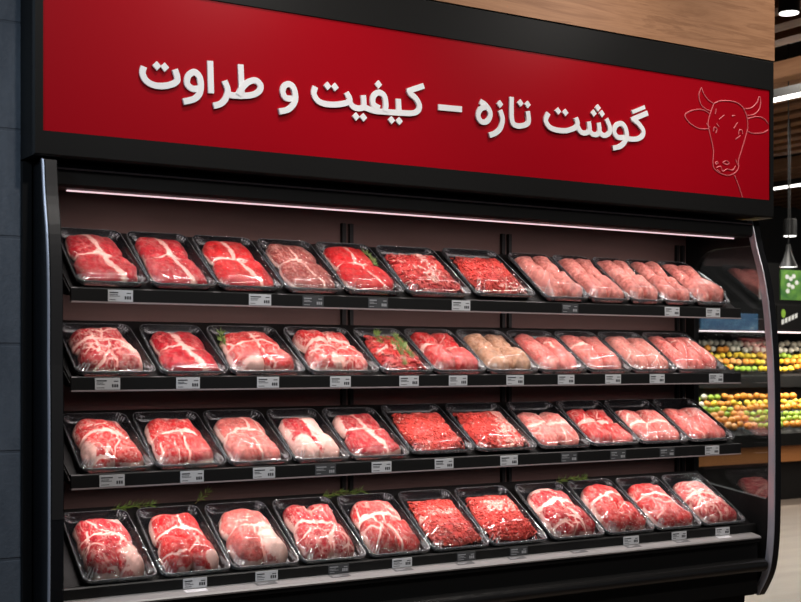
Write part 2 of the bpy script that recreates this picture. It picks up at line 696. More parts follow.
# front profile of the end panels (Y, Z rel. to the eye), measured off the right end
PROF = cr([(.055, .575), (.03, .47), (-.005, .36), (-.03, .24), (-.047, .10), (-.058, -.05), (-.062, -.25), (-.062, -.5),
           (-.058, -.68), (-.045, -.80), (-.022, -.87), (.023, -.945)], 4)
PROFL = [(y - .055 * min(max(z / .575, 0), 1), z) for y, z in PROF]     # the near post stands straighter at the top
XL0, XL1 = .0, .040
XR0, XR1 = 2.930, 2.967


def end_post(name, x0, x1, prof):
    """curved front edge: black face outside, brushed metal strip on the side facing the goods"""
    L = [[(x0, y, ZR + z), (x1, y, ZR + z), (x1, y + .034, ZR + z + .004), (x0, y + .034, ZR + z + .004)] for y, z in prof]
    return part(name, MB().loops(L), 'black_gloss')


lp = end_post('end_post', XL0, XL1, PROFL)
rp = end_post('end_post', XR0, XR1, PROF)
# metal strips
L = [[(XR0 - .0015, y + .001, ZR + z), (XR0 + .002, y - .0012, ZR + z), (XR0 + .002, y + .031, ZR + z + .004), (XR0 - .0015, y + .031, ZR + z + .004)] for y, z in PROF]
strip = MB().loops(L).build('metal_strip', 'edge_metal')
strip.parent = rp
L = [[(XL0 - .0015, y + .001, ZR + z), (XL0 + .002, y - .0012, ZR + z), (XL0 + .002, y + .012, ZR + z + .004), (XL0 - .0015, y + .012, ZR + z + .004)] for y, z in PROFL]
strip = MB().loops(L).build('metal_strip', 'edge_metal')
strip.parent = lp
# paler grey on the upper near post: light falloff put into the colour
L = [[(XL0 + .006, y - .0012, ZR + z), (XL1 - .002, y - .0012, ZR + z), (XL1 - .002, y + .004, ZR + z), (XL0 + .006, y + .004, ZR + z)] for y, z in PROFL[:28]]
strip = MB().loops(L).build('painted_light_face', 'post_grey')
strip.parent = lp

# left side: solid panel
pp = [(y + .03, z) for y, z in PROFL]
side = [(y, ZR + z) for y, z in pp] + [(.46, ZR - .945), (.46, ZR + .575)]
part('side_panel', MB().prism(side, .004, .036, 'X'), 'black_gloss')


# right side: black panel with a rounded glass window
def ring_panel(x0, x1, outer, inner):
    n = len(inner)
    mb = MB()
    mb.loops([[(x0, y, z) for y, z in outer], [(x1, y, z) for y, z in outer], [(x1, y, z) for y, z in inner], [(x0, y, z) for y, z in inner]], closed=True)
    return mb


def front_y(z):
    zs = [p[1] for p in PROF][::-1]
    ys = [p[0] for p in PROF][::-1]
    return float(np.interp(z, zs, ys)) + .030


N = 64
inner, outer = [], []
zt, zb, yb = .475, -.555, .385
cz = (zt + zb) / 2
for i in range(N):
    # walk the window outline: rounded at the top rear, square-ish elsewhere
    a = i / N
    if a < .4:      # down the front
        z = zt - .0 - (zt - zb) * (a / .4)
        y = front_y(z) + .002
        inner.append((y, z)); outer.append((front_y(.575 - 1.52 * (a / .4)) , .575 - 1.52 * (a / .4)))
    elif a < .55:   # along the bottom to the rear
        t = (a - .4) / .15
        y0 = front_y(zb) + .002
        r = .02
        inner.append((y0 + (yb - y0) * t, zb + (.05 * t) )); outer.append((front_y(-.945) + (.46 - front_y(-.945)) * t, -.945))
    elif a < .85:   # up the rear
        t = (a - .55) / .30
        inner.append((yb, zb + .05 + (zt - .12 - zb - .05) * t)); outer.append((.46, -.945 + 1.52 * t))
    else:           # rounded corner and along the top to the front
        t = (a - .85) / .15
        y0 = front_y(zt) + .002
        if t < .5:
            b = t / .5 * PI / 2
            inner.append((yb - .12 + .12 * math.cos(b), zt - .12 + .12 * math.sin(b)))
        else:
            inner.append((yb - .12 + (y0 - yb + .12) * (t - .5) / .5, zt))
        outer.append((.46 + (front_y(.575) - .46) * t, .575))
inner = [(y, z + ZR) for y, z in inner]
outer = [(y, z + ZR) for y, z in outer]
part('side_panel', ring_panel(XR0 + .004, XR1 - .004, outer, inner), 'black_matte')
part('side_glass', MB().prism(inner, XR0 + .012, XR0 + .018, 'X'), 'case_glass')

IX0, IX1 = XL1 - .002, XR0 - .002      # clear inside width
part('back_panel', MB().box((.03, .43, ZR - .93), (2.93, .46, ZR + .575)), 'back_wall')
part('roof_panel', MB().box((.03, .08, ZR + .560), (2.93, .43, ZR + .578)), 'black_matte')
# slotted uprights on the back panel
for px in (347, 506, 690):
    x = xat(px, .42) if px < 680 else 2.885
    mb = MB()
    for dx in (-.022, .010):
        mb.box((x + dx, .414, ZR - .72), (x + dx + .014, .4305, ZR + .5))
    part('slotted_upright', mb, 'black_matte')

# canopy with its light
part('canopy', MB().prism([(.052, ZR + .566), (.052, ZR + .516), (.060, ZR + .508), (.135, ZR + .508), (.145, ZR + .514), (.145, ZR + .566)], IX0 + .002, IX1, 'X'), 'black_frame')
c_ = case.children
part('canopy_trim', MB().box((IX0 + .002, .049, ZR + .558), (IX1, .0525, ZR + .563)), 'lip_metal')
part('light_strip', MB().bbox((.105, .110, ZR + .5035), (2.885, .117, ZR + .5075), .001), 'led')

# the three shelves
SX0, SX1 = .11, 2.897
ROWS = {1: .214, 2: -.056, 3: -.343, 4: -.666}       # where the trays' front edges rest
RAILZ = {1: .220, 2: -.043, 3: -.3316}        # top of each price rail
TILT = {1: math.radians(34.8), 2: math.radians(32), 3: math.radians(31.8), 4: math.radians(33)}
TLEN = {1: .316, 2: .283, 3: .294, 4: .318}
YF = {1: .101, 2: .100, 3: .100, 4: .046}


def deck(mb, row, x0, x1, y0, z0, length, th=.006):
    a = TILT[row]
    c, s = math.cos(a), math.sin(a)
    p = [(y0, z0), (y0 + c * length, z0 + s * length), (y0 + c * length - s * -th, z0 + s * length - c * th), (y0 + s * th, z0 - c * th)]
    p = [(y0, z0), (y0 + c * length, z0 + s * length), (y0 + c * length + s * th, z0 + s * length - c * th), (y0 + s * th, z0 - c * th)]
    mb.prism(p, x0, x1, 'X')
    return mb


for row, name in ((1, 'shelf'), (2, 'shelf'), (3, 'shelf')):
    zt_ = ZR + RAILZ[row]
    sh = part(name, deck(MB(), row, SX0 + .004, SX1 - .004, YF[row] + .010, ZR + ROWS[row] + .010 * math.tan(TILT[row]) - .0005, .345), 'black_matte')
    off = Vector(case.location)

    def sub(nm, mb, mm, sh=sh):
        o = mb.build(nm, mm)
        o.parent = sh
        return o
    # price rail: a C-shaped profile with a metal lip
    z0 = zt_ - .040
    sub('price_rail', MB().prism([(.085, z0), (.085, zt_ - .003), (.088, zt_), (.099, zt_), (.099, zt_ - .006), (.096, zt_ - .006), (.096, z0)], SX0, SX1, 'X'), 'rail_black')
    sub('rail_lip', MB().box((SX0, .0835, z0 - .0045), (SX1, .100, z0)), 'lip_metal')
    sub('light_strip', MB().box((SX0 + .03, .101, z0 + .004), (SX1 - .03, .109, z0 + .010)), 'led_dim')
    for bx in (SX0 + .0, xat(347, .42), xat(506, .42), SX1 - .004):
        ww = .004
        a = TILT[row]
        yb0, zb0 = .105, ZR + ROWS[row] - .005
        L_ = .385
        mb = MB().prism([(yb0, zb0), (yb0 + .27, zb0 + math.tan(a) * .27 - .004), (.4135, zb0 + math.tan(a) * .27 - .01), (.4135, zb0 + .08), (yb0 + .12, zb0 + .0), (yb0, zb0 - .012)], bx, bx + ww, 'X')
        sub('bracket', mb, 'black_matte')
# the well at the bottom
zb_ = ZR - .652
part('well_deck', deck(MB(), 4, IX0 + .004, IX1 - .002, YF[4] + .004, ZR + ROWS[4] + .0022, .37), 'black_matte')
part('well_rail', MB().prism([(.028, zb_ - .034), (.028, zb_ - .006), (.032, zb_ - .002), (.046, zb_ - .002), (.048, zb_ - .034)], IX0 + .006, IX1 - .004, 'X'), 'rail_black')
part('ledge_strip', MB().prism([(-.022, ZR - .703), (-.018, ZR - .698), (.040, ZR - .686), (.040, ZR - .705), (-.020, ZR - .708)], IX0 + .004, IX1 - .030, 'X'), 'ledge_metal')
part('front_panel', MB().prism([(-.014, ZR - .709), (-.014, ZR - .722), (-.002, ZR - .728), (-.002, ZR - .93), (.04, ZR - .93), (.04, ZR - .709)], IX0 + .004, IX1 - .030, 'X'), 'black_frame')
bp = [(-.012 - .030 * math.cos(t), ZR - .815 + .027 * math.sin(t)) for t in np.linspace(-PI / 2, PI / 2, 11)]
part('bumper', MB().prism(bp + [(.0, ZR - .788), (.0, ZR - .842)], IX0 + .005, IX1 - .012, 'X'), 'bumper_vinyl', smooth=True)
part('kick_base', MB().box((.06, .04, 0), (2.87, .42, ZR - .93)), 'black_matte')
part('floor_pan', MB().box((IX0, .042, ZR - .945), (IX1, .43, ZR - .93)), 'black_matte')

# ------------------------------------------------------------------ wrapped meat
def rr(w, l, r, z, cy, n=5):
    """rounded rectangle loop centred on (0, cy)"""
    P = []
    for cx_, cy_, a0 in ((w / 2 - r, l / 2 - r, 0), (-w / 2 + r, l / 2 - r, PI / 2), (-w / 2 + r, -l / 2 + r, PI), (w / 2 - r, -l / 2 + r, 1.5 * PI)):
        for i in range(n + 1):
            a = a0 + PI / 2 * i / n
            P.append((cx_ + r * math.cos(a), cy + cy_ + r * math.sin(a), z))
    return P


FLOOR_T = .0035
RIM = .030


def tray_mesh(w, l):
    mb = MB()
    c = l / 2
    mb.loops([rr(w - .030, l - .030, .020, 0, c), rr(w - .012, l - .012, .024, .022, c), rr(w - .002, l - .002, .027, .0245, c),
              rr(w, l, .028, .0275, c), rr(w - .002, l - .002, .027, RIM, c), rr(w - .010, l - .010, .024, RIM - .0005, c),
              rr(w - .014, l - .014, .022, RIM - .005, c), rr(w - .036, l - .036, .018, FLOOR_T + .002, c), rr(w - .044, l - .044, .016, FLOOR_T, c)])
    return mb


VWIN = (-.98, .80)     # how far the meat reaches from the front to the back of the tray


class Heap:
    """height map of what lies on the tray, so that the film can stretch over it"""

    def __init__(s, w, l):
        s.w, s.l, s.n = w, l, 48
        s.g = np.full((s.n, s.n), RIM - .004)

    def put(s, x, y, z):
        i = np.clip(((np.asarray(x) / s.w + .5) * (s.n - 1)).round().astype(int), 0, s.n - 1)
        j = np.clip(((np.asarray(y) / s.l) * (s.n - 1)).round().astype(int), 0, s.n - 1)
        np.maximum.at(s.g, (i, j), np.asarray(z))

    def finish(s):
        g = s.g.copy()
        base = g.copy()
        for a in (-1, 0, 1):
            for b in (-1, 0, 1):
                base = np.maximum(base, np.roll(np.roll(g, a, 0), b, 1))
        h = base + .002
        for _ in range(26):
            p = np.pad(h, 1, mode='edge')
            h = np.maximum(base + .0018, (p[:-2, 1:-1] + p[2:, 1:-1] + p[1:-1, :-2] + p[1:-1, 2:]) / 4)
            h[0, :] = h[-1, :] = np.minimum(h[0, :], RIM + .001)
            h[:, 0] = h[:, -1] = np.minimum(h[:, 0], RIM + .001)
        s.h = h

    def at(s, x, y):
        fx = np.clip((np.asarray(x) / s.w + .5) * (s.n - 1), 0, s.n - 1.001)
        fy = np.clip((np.asarray(y) / s.l) * (s.n - 1), 0, s.n - 1.001)
        i, j = fx.astype(int), fy.astype(int)
        a, b = fx - i, fy - j
        h = s.h
        return (h[i, j] * (1 - a) + h[i + 1, j] * a) * (1 - b) + (h[i, j + 1] * (1 - a) + h[i + 1, j + 1] * a) * b


def film_mesh(w, l, heap):
    NC = 8
    rg = np.random.default_rng(int(w * 1e5 + l * 1e4 + heap.g.sum() * 1e3) % 99991)
    loops = [rr(w + .002, l + .002, .029, .019, l / 2, NC), rr(w + .003, l + .003, .029, .0275, l / 2, NC)]
    for s in (1.0, .978, .935, .90, .86, .8, .72, .64, .55, .46, .37, .28, .19, .1, .03):
        L = rr(w * s, l * s, .028 * s, 0, l / 2, NC)
        x = np.array([p[0] for p in L])
        y = np.array([p[1] for p in L])
        if s == 1.0:
            z = np.full(len(L), RIM + .0015)
        else:
            z = heap.at(x, y)
            if s > .95:
                z = np.minimum(z, RIM + .006)
            if .8 < s < .96:      # gathered pleats at the corners
                kk_ = np.arange(len(L)) % (NC + 1)
                amp = np.where((kk_ > 0) & (kk_ < NC), .0022, .0006)
                z = z + amp * rg.uniform(-.3, 1.0, len(L)) * np.where(kk_ % 2 == 0, 1, -.4)
        loops.append(list(zip(x, y, z)))
    mb = MB()
    mb.mi = 1
    mb.loops(loops[:4], cap0=False, cap1=False)
    mb.mi = 0
    n = len(loops[0])
    k0 = len(mb.f)
    mb.loops(loops[3:], cap0=False)
    for r_ in range(4):
        for i_ in range(n):
            q = i_ % (NC + 1)
            if 0 < q < NC and q % 2 == 1 and rg.uniform() < .8:
                mb.m[k0 + r_ * n + i_] = 2
    return mb


def inside(x, y, z, w, l):
    """hold a point within the sloping tray walls at its height"""
    g = np.clip(.0235 - .60 * (z - FLOOR_T), .0075, .03)
    return np.clip(x, -w / 2 + g, w / 2 - g), np.clip(y, g, l - g)


def polydist(u, v, pts):
    d = np.full(u.shape, 9.0)
    for (x0, y0), (x1, y1) in zip(pts[:-1], pts[1:]):
        dx, dy = x1 - x0, y1 - y0
        t = np.clip(((u - x0) * dx + (v - y0) * dy) / (dx * dx + dy * dy + 1e-9), 0, 1)
        d = np.minimum(d, np.hypot(u - x0 - t * dx, v - y0 - t * dy))
    return d


def piece(w, l, spec, seams, patches, heap, seed, edge_fat=.0, sq=.42, flat=False):
    """one cut of meat: a domed rounded slab with lobes; fat seams and patches are carried as vertex data.
    spec = (u, v, ru, rv, rot_deg, H, tone, marb) in tray-relative units"""
    u0, v0, ru, rv, rot, H, tone, marb = spec
    a_, b_ = w / 2 - .0125, l / 2 - .0135
    n = 46
    t = np.sin(np.linspace(-PI / 2, PI / 2, n))
    A, B = np.meshgrid(t, t, indexing='ij')
    dx_, dy_ = A * np.sqrt(1 - B * B / 2), B * np.sqrt(1 - A * A / 2)
    X, Y = dx_ * (1 - sq) + A * sq, dy_ * (1 - sq) + B * sq
    ang = np.arctan2(Y, X)
    m_ = np.maximum(abs(A), abs(B))
    wob = 1 + .13 * m_ * (fbm(np.cos(ang) * 1.6 + 5, np.sin(ang) * 1.6 + 5, seed) - .5) * 2
    X, Y = X * wob * ru, Y * wob * rv
    r = math.radians(rot)
    U, V = u0 + X * math.cos(r) - Y * math.sin(r) * (b_ / a_), v0 + X * math.sin(r) * (a_ / b_) + Y * math.cos(r)
    U = np.clip(U, -1.02, 1.02)
    V = np.clip(V, -1.02, 1.02)
    dome = (1 - np.clip(m_, 0, 1) ** (4.5 if flat else 2.6)) ** .5
    V0, V1 = VWIN
    Hh = H * (dome * (1 + .22 * (fbm(U * 2.2 + 3, V * 2.2 + 9, seed + 3) - .5) * 2) + .035 * (fbm(U * 7, V * 7, seed + 8) - .5) * 2 * np.minimum(1, dome * 2))
    fat = np.zeros_like(U)
    su, sv = a_ / .09, b_ / .11
    wn = .55 + .9 * fbm(U * 3.2, V * 3.2, seed + 21)
    Uw = U + .10 * (fbm(U * 3, V * 3, seed + 31) - .5) * 2
    Vw = V + .10 * (fbm(U * 3, V * 3, seed + 41) - .5) * 2
    for pts, wd in seams:
        d = polydist(Uw, Vw, pts)
        fm = np.clip(1.25 - d / (wd * wn), 0, 1)
        fat = np.maximum(fat, fm)
        # seams sink a little between the muscles
        Hh = Hh - .0030 * np.exp(-(d / (wd * .9)) ** 2) * (dome > .3) * (1 if wd < .1 else 0)
    for (pu, pv, pru, prv) in patches:
        d = np.hypot((Uw - pu) / pru, (Vw - pv) / prv)
        fat = np.maximum(fat, np.clip(2.2 - 1.7 * d, 0, 1))
    if edge_fat:
        fat = np.maximum(fat, np.clip((m_ - (1 - edge_fat)) / edge_fat * 1.6, 0, 1) * np.clip(fbm(U * 2.5, V * 2.5, seed + 51) * 2.4 - .5, 0, 1))
    x, y = U * a_, l / 2 + (V0 + (V + 1) / 2 * (V1 - V0)) * b_
    zz = FLOOR_T + np.maximum(Hh, .0005)
    x, y = inside(x, y, zz, w, l)
    heap.put(x.ravel(), y.ravel(), zz.ravel())
    idx = np.arange(n * n).reshape(n, n)
    mb = MB()
    vs = np.stack([x.ravel(), y.ravel(), zz.ravel()], 1)
    q = np.stack([idx[:-1, :-1], idx[1:, :-1], idx[1:, 1:], idx[:-1, 1:]], -1).reshape(-1, 4)
    border = list(idx[:, 0]) + list(idx[-1, 1:]) + list(idx[-2::-1, -1]) + list(idx[0, -2:0:-1])
    mb.add(vs.tolist(), q.tolist() + [border])
    tn = tone + .35 * (fbm(U * 1.7 + 2, V * 1.7, seed + 61) - .5)
    return mb, dict(fat=fat.ravel(), marb=np.full(n * n, marb), tone=tn.ravel())


def set_attrs(me, at_):
    for k_, a in at_.items():
        la = me.attributes.new(k_, 'FLOAT', 'POINT')
        la.data.foreach_set('value', np.ascontiguousarray(a, dtype=np.float32))


def strands(w, l, heap, seed, count, rad, length, mound, white=(), u_rng=.93, v_rng=.93, flat=1.0):
    """minced or shredded meat: many short crumbled strands over a mound"""
    rg = np.random.default_rng(seed)
    a_, b_ = w / 2 - .013, l / 2 - .015

    def top(u, v):
        e = np.maximum(abs(u), abs(v))
        return FLOOR_T + mound * np.clip(1 - e ** 3.2, 0, 1) ** .5 * (1 + .25 * (fbm(u * 2.5 + 7, v * 2.5, seed) - .5) * 2)
    mb = MB()
    VS, VO = .90, .10
    tone, marb, fat = [], [], []
    # the body under the strands
    n = 30
    t = np.sin(np.linspace(-PI / 2, PI / 2, n))
    A, B = np.meshgrid(t, t, indexing='ij')
    X, Y = A * np.sqrt(1 - B * B / 2) * .5 + A * .5, B * np.sqrt(1 - A * A / 2) * .5 + B * .5
    U, V = X * u_rng, Y * v_rng
    Z = FLOOR_T + np.maximum((top(A * .98, B * .98) - FLOOR_T) * 1.0, .0004)
    idx = np.arange(n * n).reshape(n, n)
    q = np.stack([idx[:-1, :-1], idx[1:, :-1], idx[1:, 1:], idx[:-1, 1:]], -1).reshape(-1, 4)
    border = list(idx[:, 0]) + list(idx[-1, 1:]) + list(idx[-2::-1, -1]) + list(idx[0, -2:0:-1])
    mb.add(np.stack([(U * a_).ravel(), (l / 2 + (V - VO) * VS * b_).ravel(), Z.ravel()], 1).tolist(), q.tolist() + [border])
    heap.put((U * a_).ravel(), (l / 2 + (V - VO) * VS * b_).ravel(), Z.ravel() + rad)
    tone += [.25] * (n * n); marb += [.1] * (n * n); fat += [0] * (n * n)
    for i in range(count):
        u, v = rg.uniform(-.97, .97, 2) * (u_rng, v_rng)
        th = rg.uniform(0, 2 * PI)
        ln = length * rg.uniform(.6, 1.3)
        cv = rg.uniform(-1.6, 1.6)
        pts = []
        x, y = u * a_, v * b_
        st = 5
        lift = rg.uniform(-.7, .7) * rad
        for s in range(st):
            uu, vv = np.clip(x / a_, -1.0, 1.0), np.clip(y / b_, -1.0, 1.0)
            z = float(top(uu / u_rng * .97, vv / v_rng * .97)) + lift
            zz = max(z, FLOOR_T + rad * 1.3)
            px_, py_ = inside(uu * a_, l / 2 + (vv - VO) * VS * b_, zz - rad * 1.2, w, l)
            pts.append((float(px_), float(py_), zz))
            x += math.cos(th) * ln / st
            y += math.sin(th) * ln / st
            th += cv / st
        nv0 = len(mb.v)
        mb.tube(pts, rad * rg.uniform(.75, 1.2), 5)
        nv = len(mb.v) - nv0
        wf = 0.0
        for pts_, wd in white:
            d = polydist(np.array([u]), np.array([v]), pts_)[0]
            if d < wd * rg.uniform(.4, 1.3):
                wf = rg.uniform(.45, 1.0)
        if rg.uniform() < .05:
            wf = max(wf, .5)
        tone += [float(np.clip(rg.normal(.3, .3), 0, 1))] * nv
        marb += [.12] * nv
        fat += [wf] * nv
        heap.put([p[0] for p in pts], [p[1] for p in pts], [p[2] + rad for p in pts])
    return mb, dict(fat=np.array(fat), marb=np.array(marb), tone=np.array(tone))


def sprig_meshes(path, seed, needle=.020, dens=150):
    rg = np.random.default_rng(seed)
    P = [Vector(p) for p in cr(path, 6)]
    st = MB().tube(P, .0013, 5, .0006)
    lv = MB()
    tot = sum((b - a).length for a, b in zip(P[:-1], P[1:]))
    cnt = int(tot * dens * 3.2)
    for i in range(cnt):
        t = rg.uniform(0, .999) * (len(P) - 1)
        j = int(t)
        p = P[j].lerp(P[j + 1], t - j)
        d = (P[j + 1] - P[j]).normalized()
        o = Vector(rg.normal(0, 1, 3)).cross(d).normalized()
        g = (d * rg.uniform(.5, 1.1) + o).normalized()
        if g.z < -.2:
            g.z *= -.5
            g.normalize()
        L_ = needle * rg.uniform(.6, 1.1)
        s = g.orthogonal().normalized() * .0015
        q = g.cross(s).normalized() * .0006
        mid = p + g * L_ * .45
        lv.add([p, mid + s, mid + q, mid - s, mid - q, p + g * L_],
               [(0, 2, 1), (0, 3, 2), (0, 4, 3), (0, 1, 4), (5, 1, 2), (5, 2, 3), (5, 3, 4), (5, 4, 1)])
    return st, lv


def add_sprig(parent, path, seed, name='herb_sprig', **kw):
    st, lv = sprig_meshes(path, seed, **kw)
    o = lv.build(name, 'herb', parent)
    st.build('stem', 'herb_stem', o)
    o['label'] = 'green rosemary sprig'
    return o


# ---- recipes: pieces (u, v, ru, rv, rot, H, tone, marb), seams ([(u, v)...], width), patches (u, v, ru, rv)
def steaks(mtl, strip=.13, tone=.1, marb=.28, H=.031, x=0.0, noun='steak'):
    return dict(mat=mtl, noun=noun, pieces=[(0, .44, .93, .54, 0, H, tone, marb), (.05, -.42, .97, .58, 0, H * 1.12, tone + .05, marb)],
                seams=[([(-.22 + x, 1.1), (-.02 + x, .5), (.02 + x, .02)], strip), ([(.02 + x, .1), (.14 + x, -.4), (.42 + x, -1.1)], strip * .9),
                       ([(-1.1, .02), (-.3, .08), (.1, .1), (.6, -.02), (1.1, -.12)], .028), ([(-.05, .12), (.1, .05), (.2, -.05)], strip * .9)], patches=[], edge=.05)


def lobes(mtl, tones=(.1, .1, .35, .35), marb=.45, H=.05, seams=None, patches=(), edge=.10, noun='roast_cut', whole=True):
    t1, t2, t3, t4 = tones
    a = .90
    if whole:
        ps = [(0, .34, .90, .64, 0, H, (t1 + t2) / 2, marb)]
    else:
        ps = [(-.40 * a, .46, .56 * a, .54, 8, H, t1, marb), (.40 * a, .44, .56 * a, .55, -6, H * .95, t2, marb)]
    return dict(mat=mtl, noun=noun, sq=.22, pieces=ps + [(-.42 * a, -.40, .57 * a, .60, -4, H * 1.10, t3, marb * 1.1), (.44 * a, -.42, .55 * a, .58, 6, H * 1.04, t4, marb * 1.1)],
                seams=seams if seams is not None else [([(-.9, .0), (-.3, .12), (.2, .1), (.9, -.1)], .11), ([(.0, 1), (.02, .2), (.0, -1)], .07)],
                patches=list(patches), edge=edge)


def fillets(mtl, n=2, tone=.4, marb=.30, H=.044, seams=(), noun='fillet', split=False, grad=.0, patches=(), edge=.0, win=None):
    ps = []
    wd = 1.0 / n
    for i in range(n):
        u = -1 + wd * (2 * i + 1)
        if split:
            ps.append((u * .93 - .03, .46, wd * 1.0, .53, 4 * (-1) ** i, H * .95, tone - grad, marb))
            ps.append((u * .93 + .03, -.42, wd * 1.05, .58, -5 * (-1) ** i, H * 1.1, tone + grad, marb))
        else:
            ps.append((u * .93, .02 * (-1) ** i, wd * 1.06, .97, 3 * (-1) ** i, H, tone, marb))
    d = dict(mat=mtl, noun=noun, pieces=ps, seams=list(seams), patches=list(patches), edge=edge)
    if win:
        d['win'] = win
    return d


MID = ([(-1.1, .05), (-.3, .15), (.3, .08), (1.1, -.1)], .13)
VERT = ([(0, 1.1), (.03, 0), (.1, -1.1)], .08)
WEB = [([(-.9, .1), (-.3, .2), (.3, .15), (.95, -.1)], .10), ([(.0, .9), (.0, .2), (.06, -.9)], .06),
       ([(-.8, -.4), (-.4, -.1), (.3, -.3)], .05), ([(.3, -.2), (.7, -.6), (.9, -.9)], .05), ([(-.5, .7), (0, .55), (.5, .75)], .05)]

R = {}
R[1] = [
    (75.5, 148, steaks('beef', .15), 'two crimson steaks with a broad white fat strip', 'first'),
    (150, 216, steaks('beef', .12, .15), 'two crimson steaks with a cross of white fat', 'second'),
    (218, 282, steaks('beef_bright', .08, .0, .2), 'two bright red steaks with a narrow white seam', 'third'),
    (285, 343, steaks('beef_dark', .055, .25, .45, .032), 'four small brownish steaks with thin pale seams', 'fourth'),
    (345, 403, dict(steaks('beef_bright', .05, .0, .16, .038), sprig=[(.80, .1), (.88, .4), (.84, .75)]), 'smooth bright red steak and a rosemary sprig', 'fifth'),
    (407, 472, dict(kind='strands', mat='strips', noun='shredded_beef', count=300, rad=.0038, length=.034, mound=.042, white=[([(.15, .9), (.3, .3), (.05, -.5)], .24)]), 'shredded red beef with a white fat streak', 'sixth'),
    (475, 537, dict(kind='strands', mat='mince', noun='ground_beef', count=620, rad=.0031, length=.015, mound=.042, white=[([(.1, -.8), (.6, -.9)], .22)]), 'bright ground beef', 'seventh'),
    (544, 587, fillets('pork', 2, .75, .12, .050, noun='chicken_fillet', split=True, edge=.03, win=(-.97, 1.0)), 'pale pink poultry fillets', 'eighth'),
    (589, 629, fillets('pork', 2, .70, .12, .050, noun='chicken_fillet', split=True, edge=.03, win=(-.97, 1.0)), 'pale pink poultry fillets', 'ninth'),
    (630, 662, fillets('pork', 2, .80, .12, .050, noun='chicken_fillet', split=True, edge=.03, win=(-.97, 1.0)), 'pale pink poultry fillets', 'tenth'),
    (664, 694, fillets('pork', 2, .70, .12, .050, noun='chicken_fillet', split=True, edge=.03, win=(-.97, 1.0)), 'pale pink poultry fillets', 'eleventh'),
    (696, 728, fillets('pork', 2, .65, .14, .050, noun='chicken_fillet', split=True, edge=.03, win=(-.97, 1.0)), 'pale pink poultry fillets', 'last'),
]
R[2] = [
    (75.5, 155, lobes('beef', (.1, .15, .3, .6), .7, .052, WEB, [(.75, -.2, .35, .30)]), 'lumpy marbled red chunks', 'first'),
    (161, 227, dict(steaks('beef', .14, .1, .25), mat='beef'), 'two red steaks divided by a thick white fat strip', 'second'),
    (230, 308, dict(lobes('beef_bright', (.0, .0, .45, .45), .5, .052, [([(-.9, -.15), (-.2, .15), (.3, .2), (1, -.05)], .10), ([(.05, .6), (.05, .1), (.2, -.9)], .06)], [(-.35, -.85, .4, .18)]), sprig=[(-.85, .1), (-.90, .4), (-.80, .8)]), 'red chunk with marbled ends and herbs tucked at its edge', 'third'),
    (309, 381, lobes('beef_bright', (.2, .2, .5, .5), .75, .054, WEB, [(-.1, -.75, .22, .22), (.1, .9, .4, .2)], whole=False), 'two heavily marbled red-and-white lobes', 'fourth'),
    (382, 432, dict(kind='strands', mat='strips', noun='beef_strips', count=130, rad=.0062, length=.042, mound=.036, white=[([(-.6, -.2), (.6, .5)], .12)], sprigs=[[(.0, -.9), (.15, -.2), (.1, .6)], [(.5, -.7), (.45, .0), (.7, .7)], [(-.2, .1), (-.4, .5), (-.1, .9)], [(-.1, -.5), (.3, -.2), (.8, .2)]]), 'dark beef strips strewn with rosemary', 'fifth'),
    (434, 486, fillets('beef_bright', 2, .22, .45, .050, [([(-.9, .1), (-.2, .0), (.9, -.1)], .10)], split=True, grad=.20), 'two short red fillets turning pink at the front', 'sixth'),
    (487, 537, fillets('chicken_tan', 2, .4, .35, .048, noun='chicken_fillet', split=True), 'tan coloured chicken pieces', 'seventh'),
    (539, 586, fillets('pork', 2, .12, .35, .050, split=False, edge=.04), 'two rosy red loin fillets', 'eighth'),
    (588, 631, fillets('pork', 2, .40, .22, .050, split=False, edge=.03), 'two smooth pink loin fillets', 'ninth'),
    (632, 675, fillets('pork_pale', 2, .35, .20, .050, split=False, edge=.03), 'two very pale pink fillets', 'tenth'),
    (677, 735, fillets('pork', 3, .08, .40, .050, split=False, edge=.05), 'three long reddish-pink fillets side by side', 'last'),
]
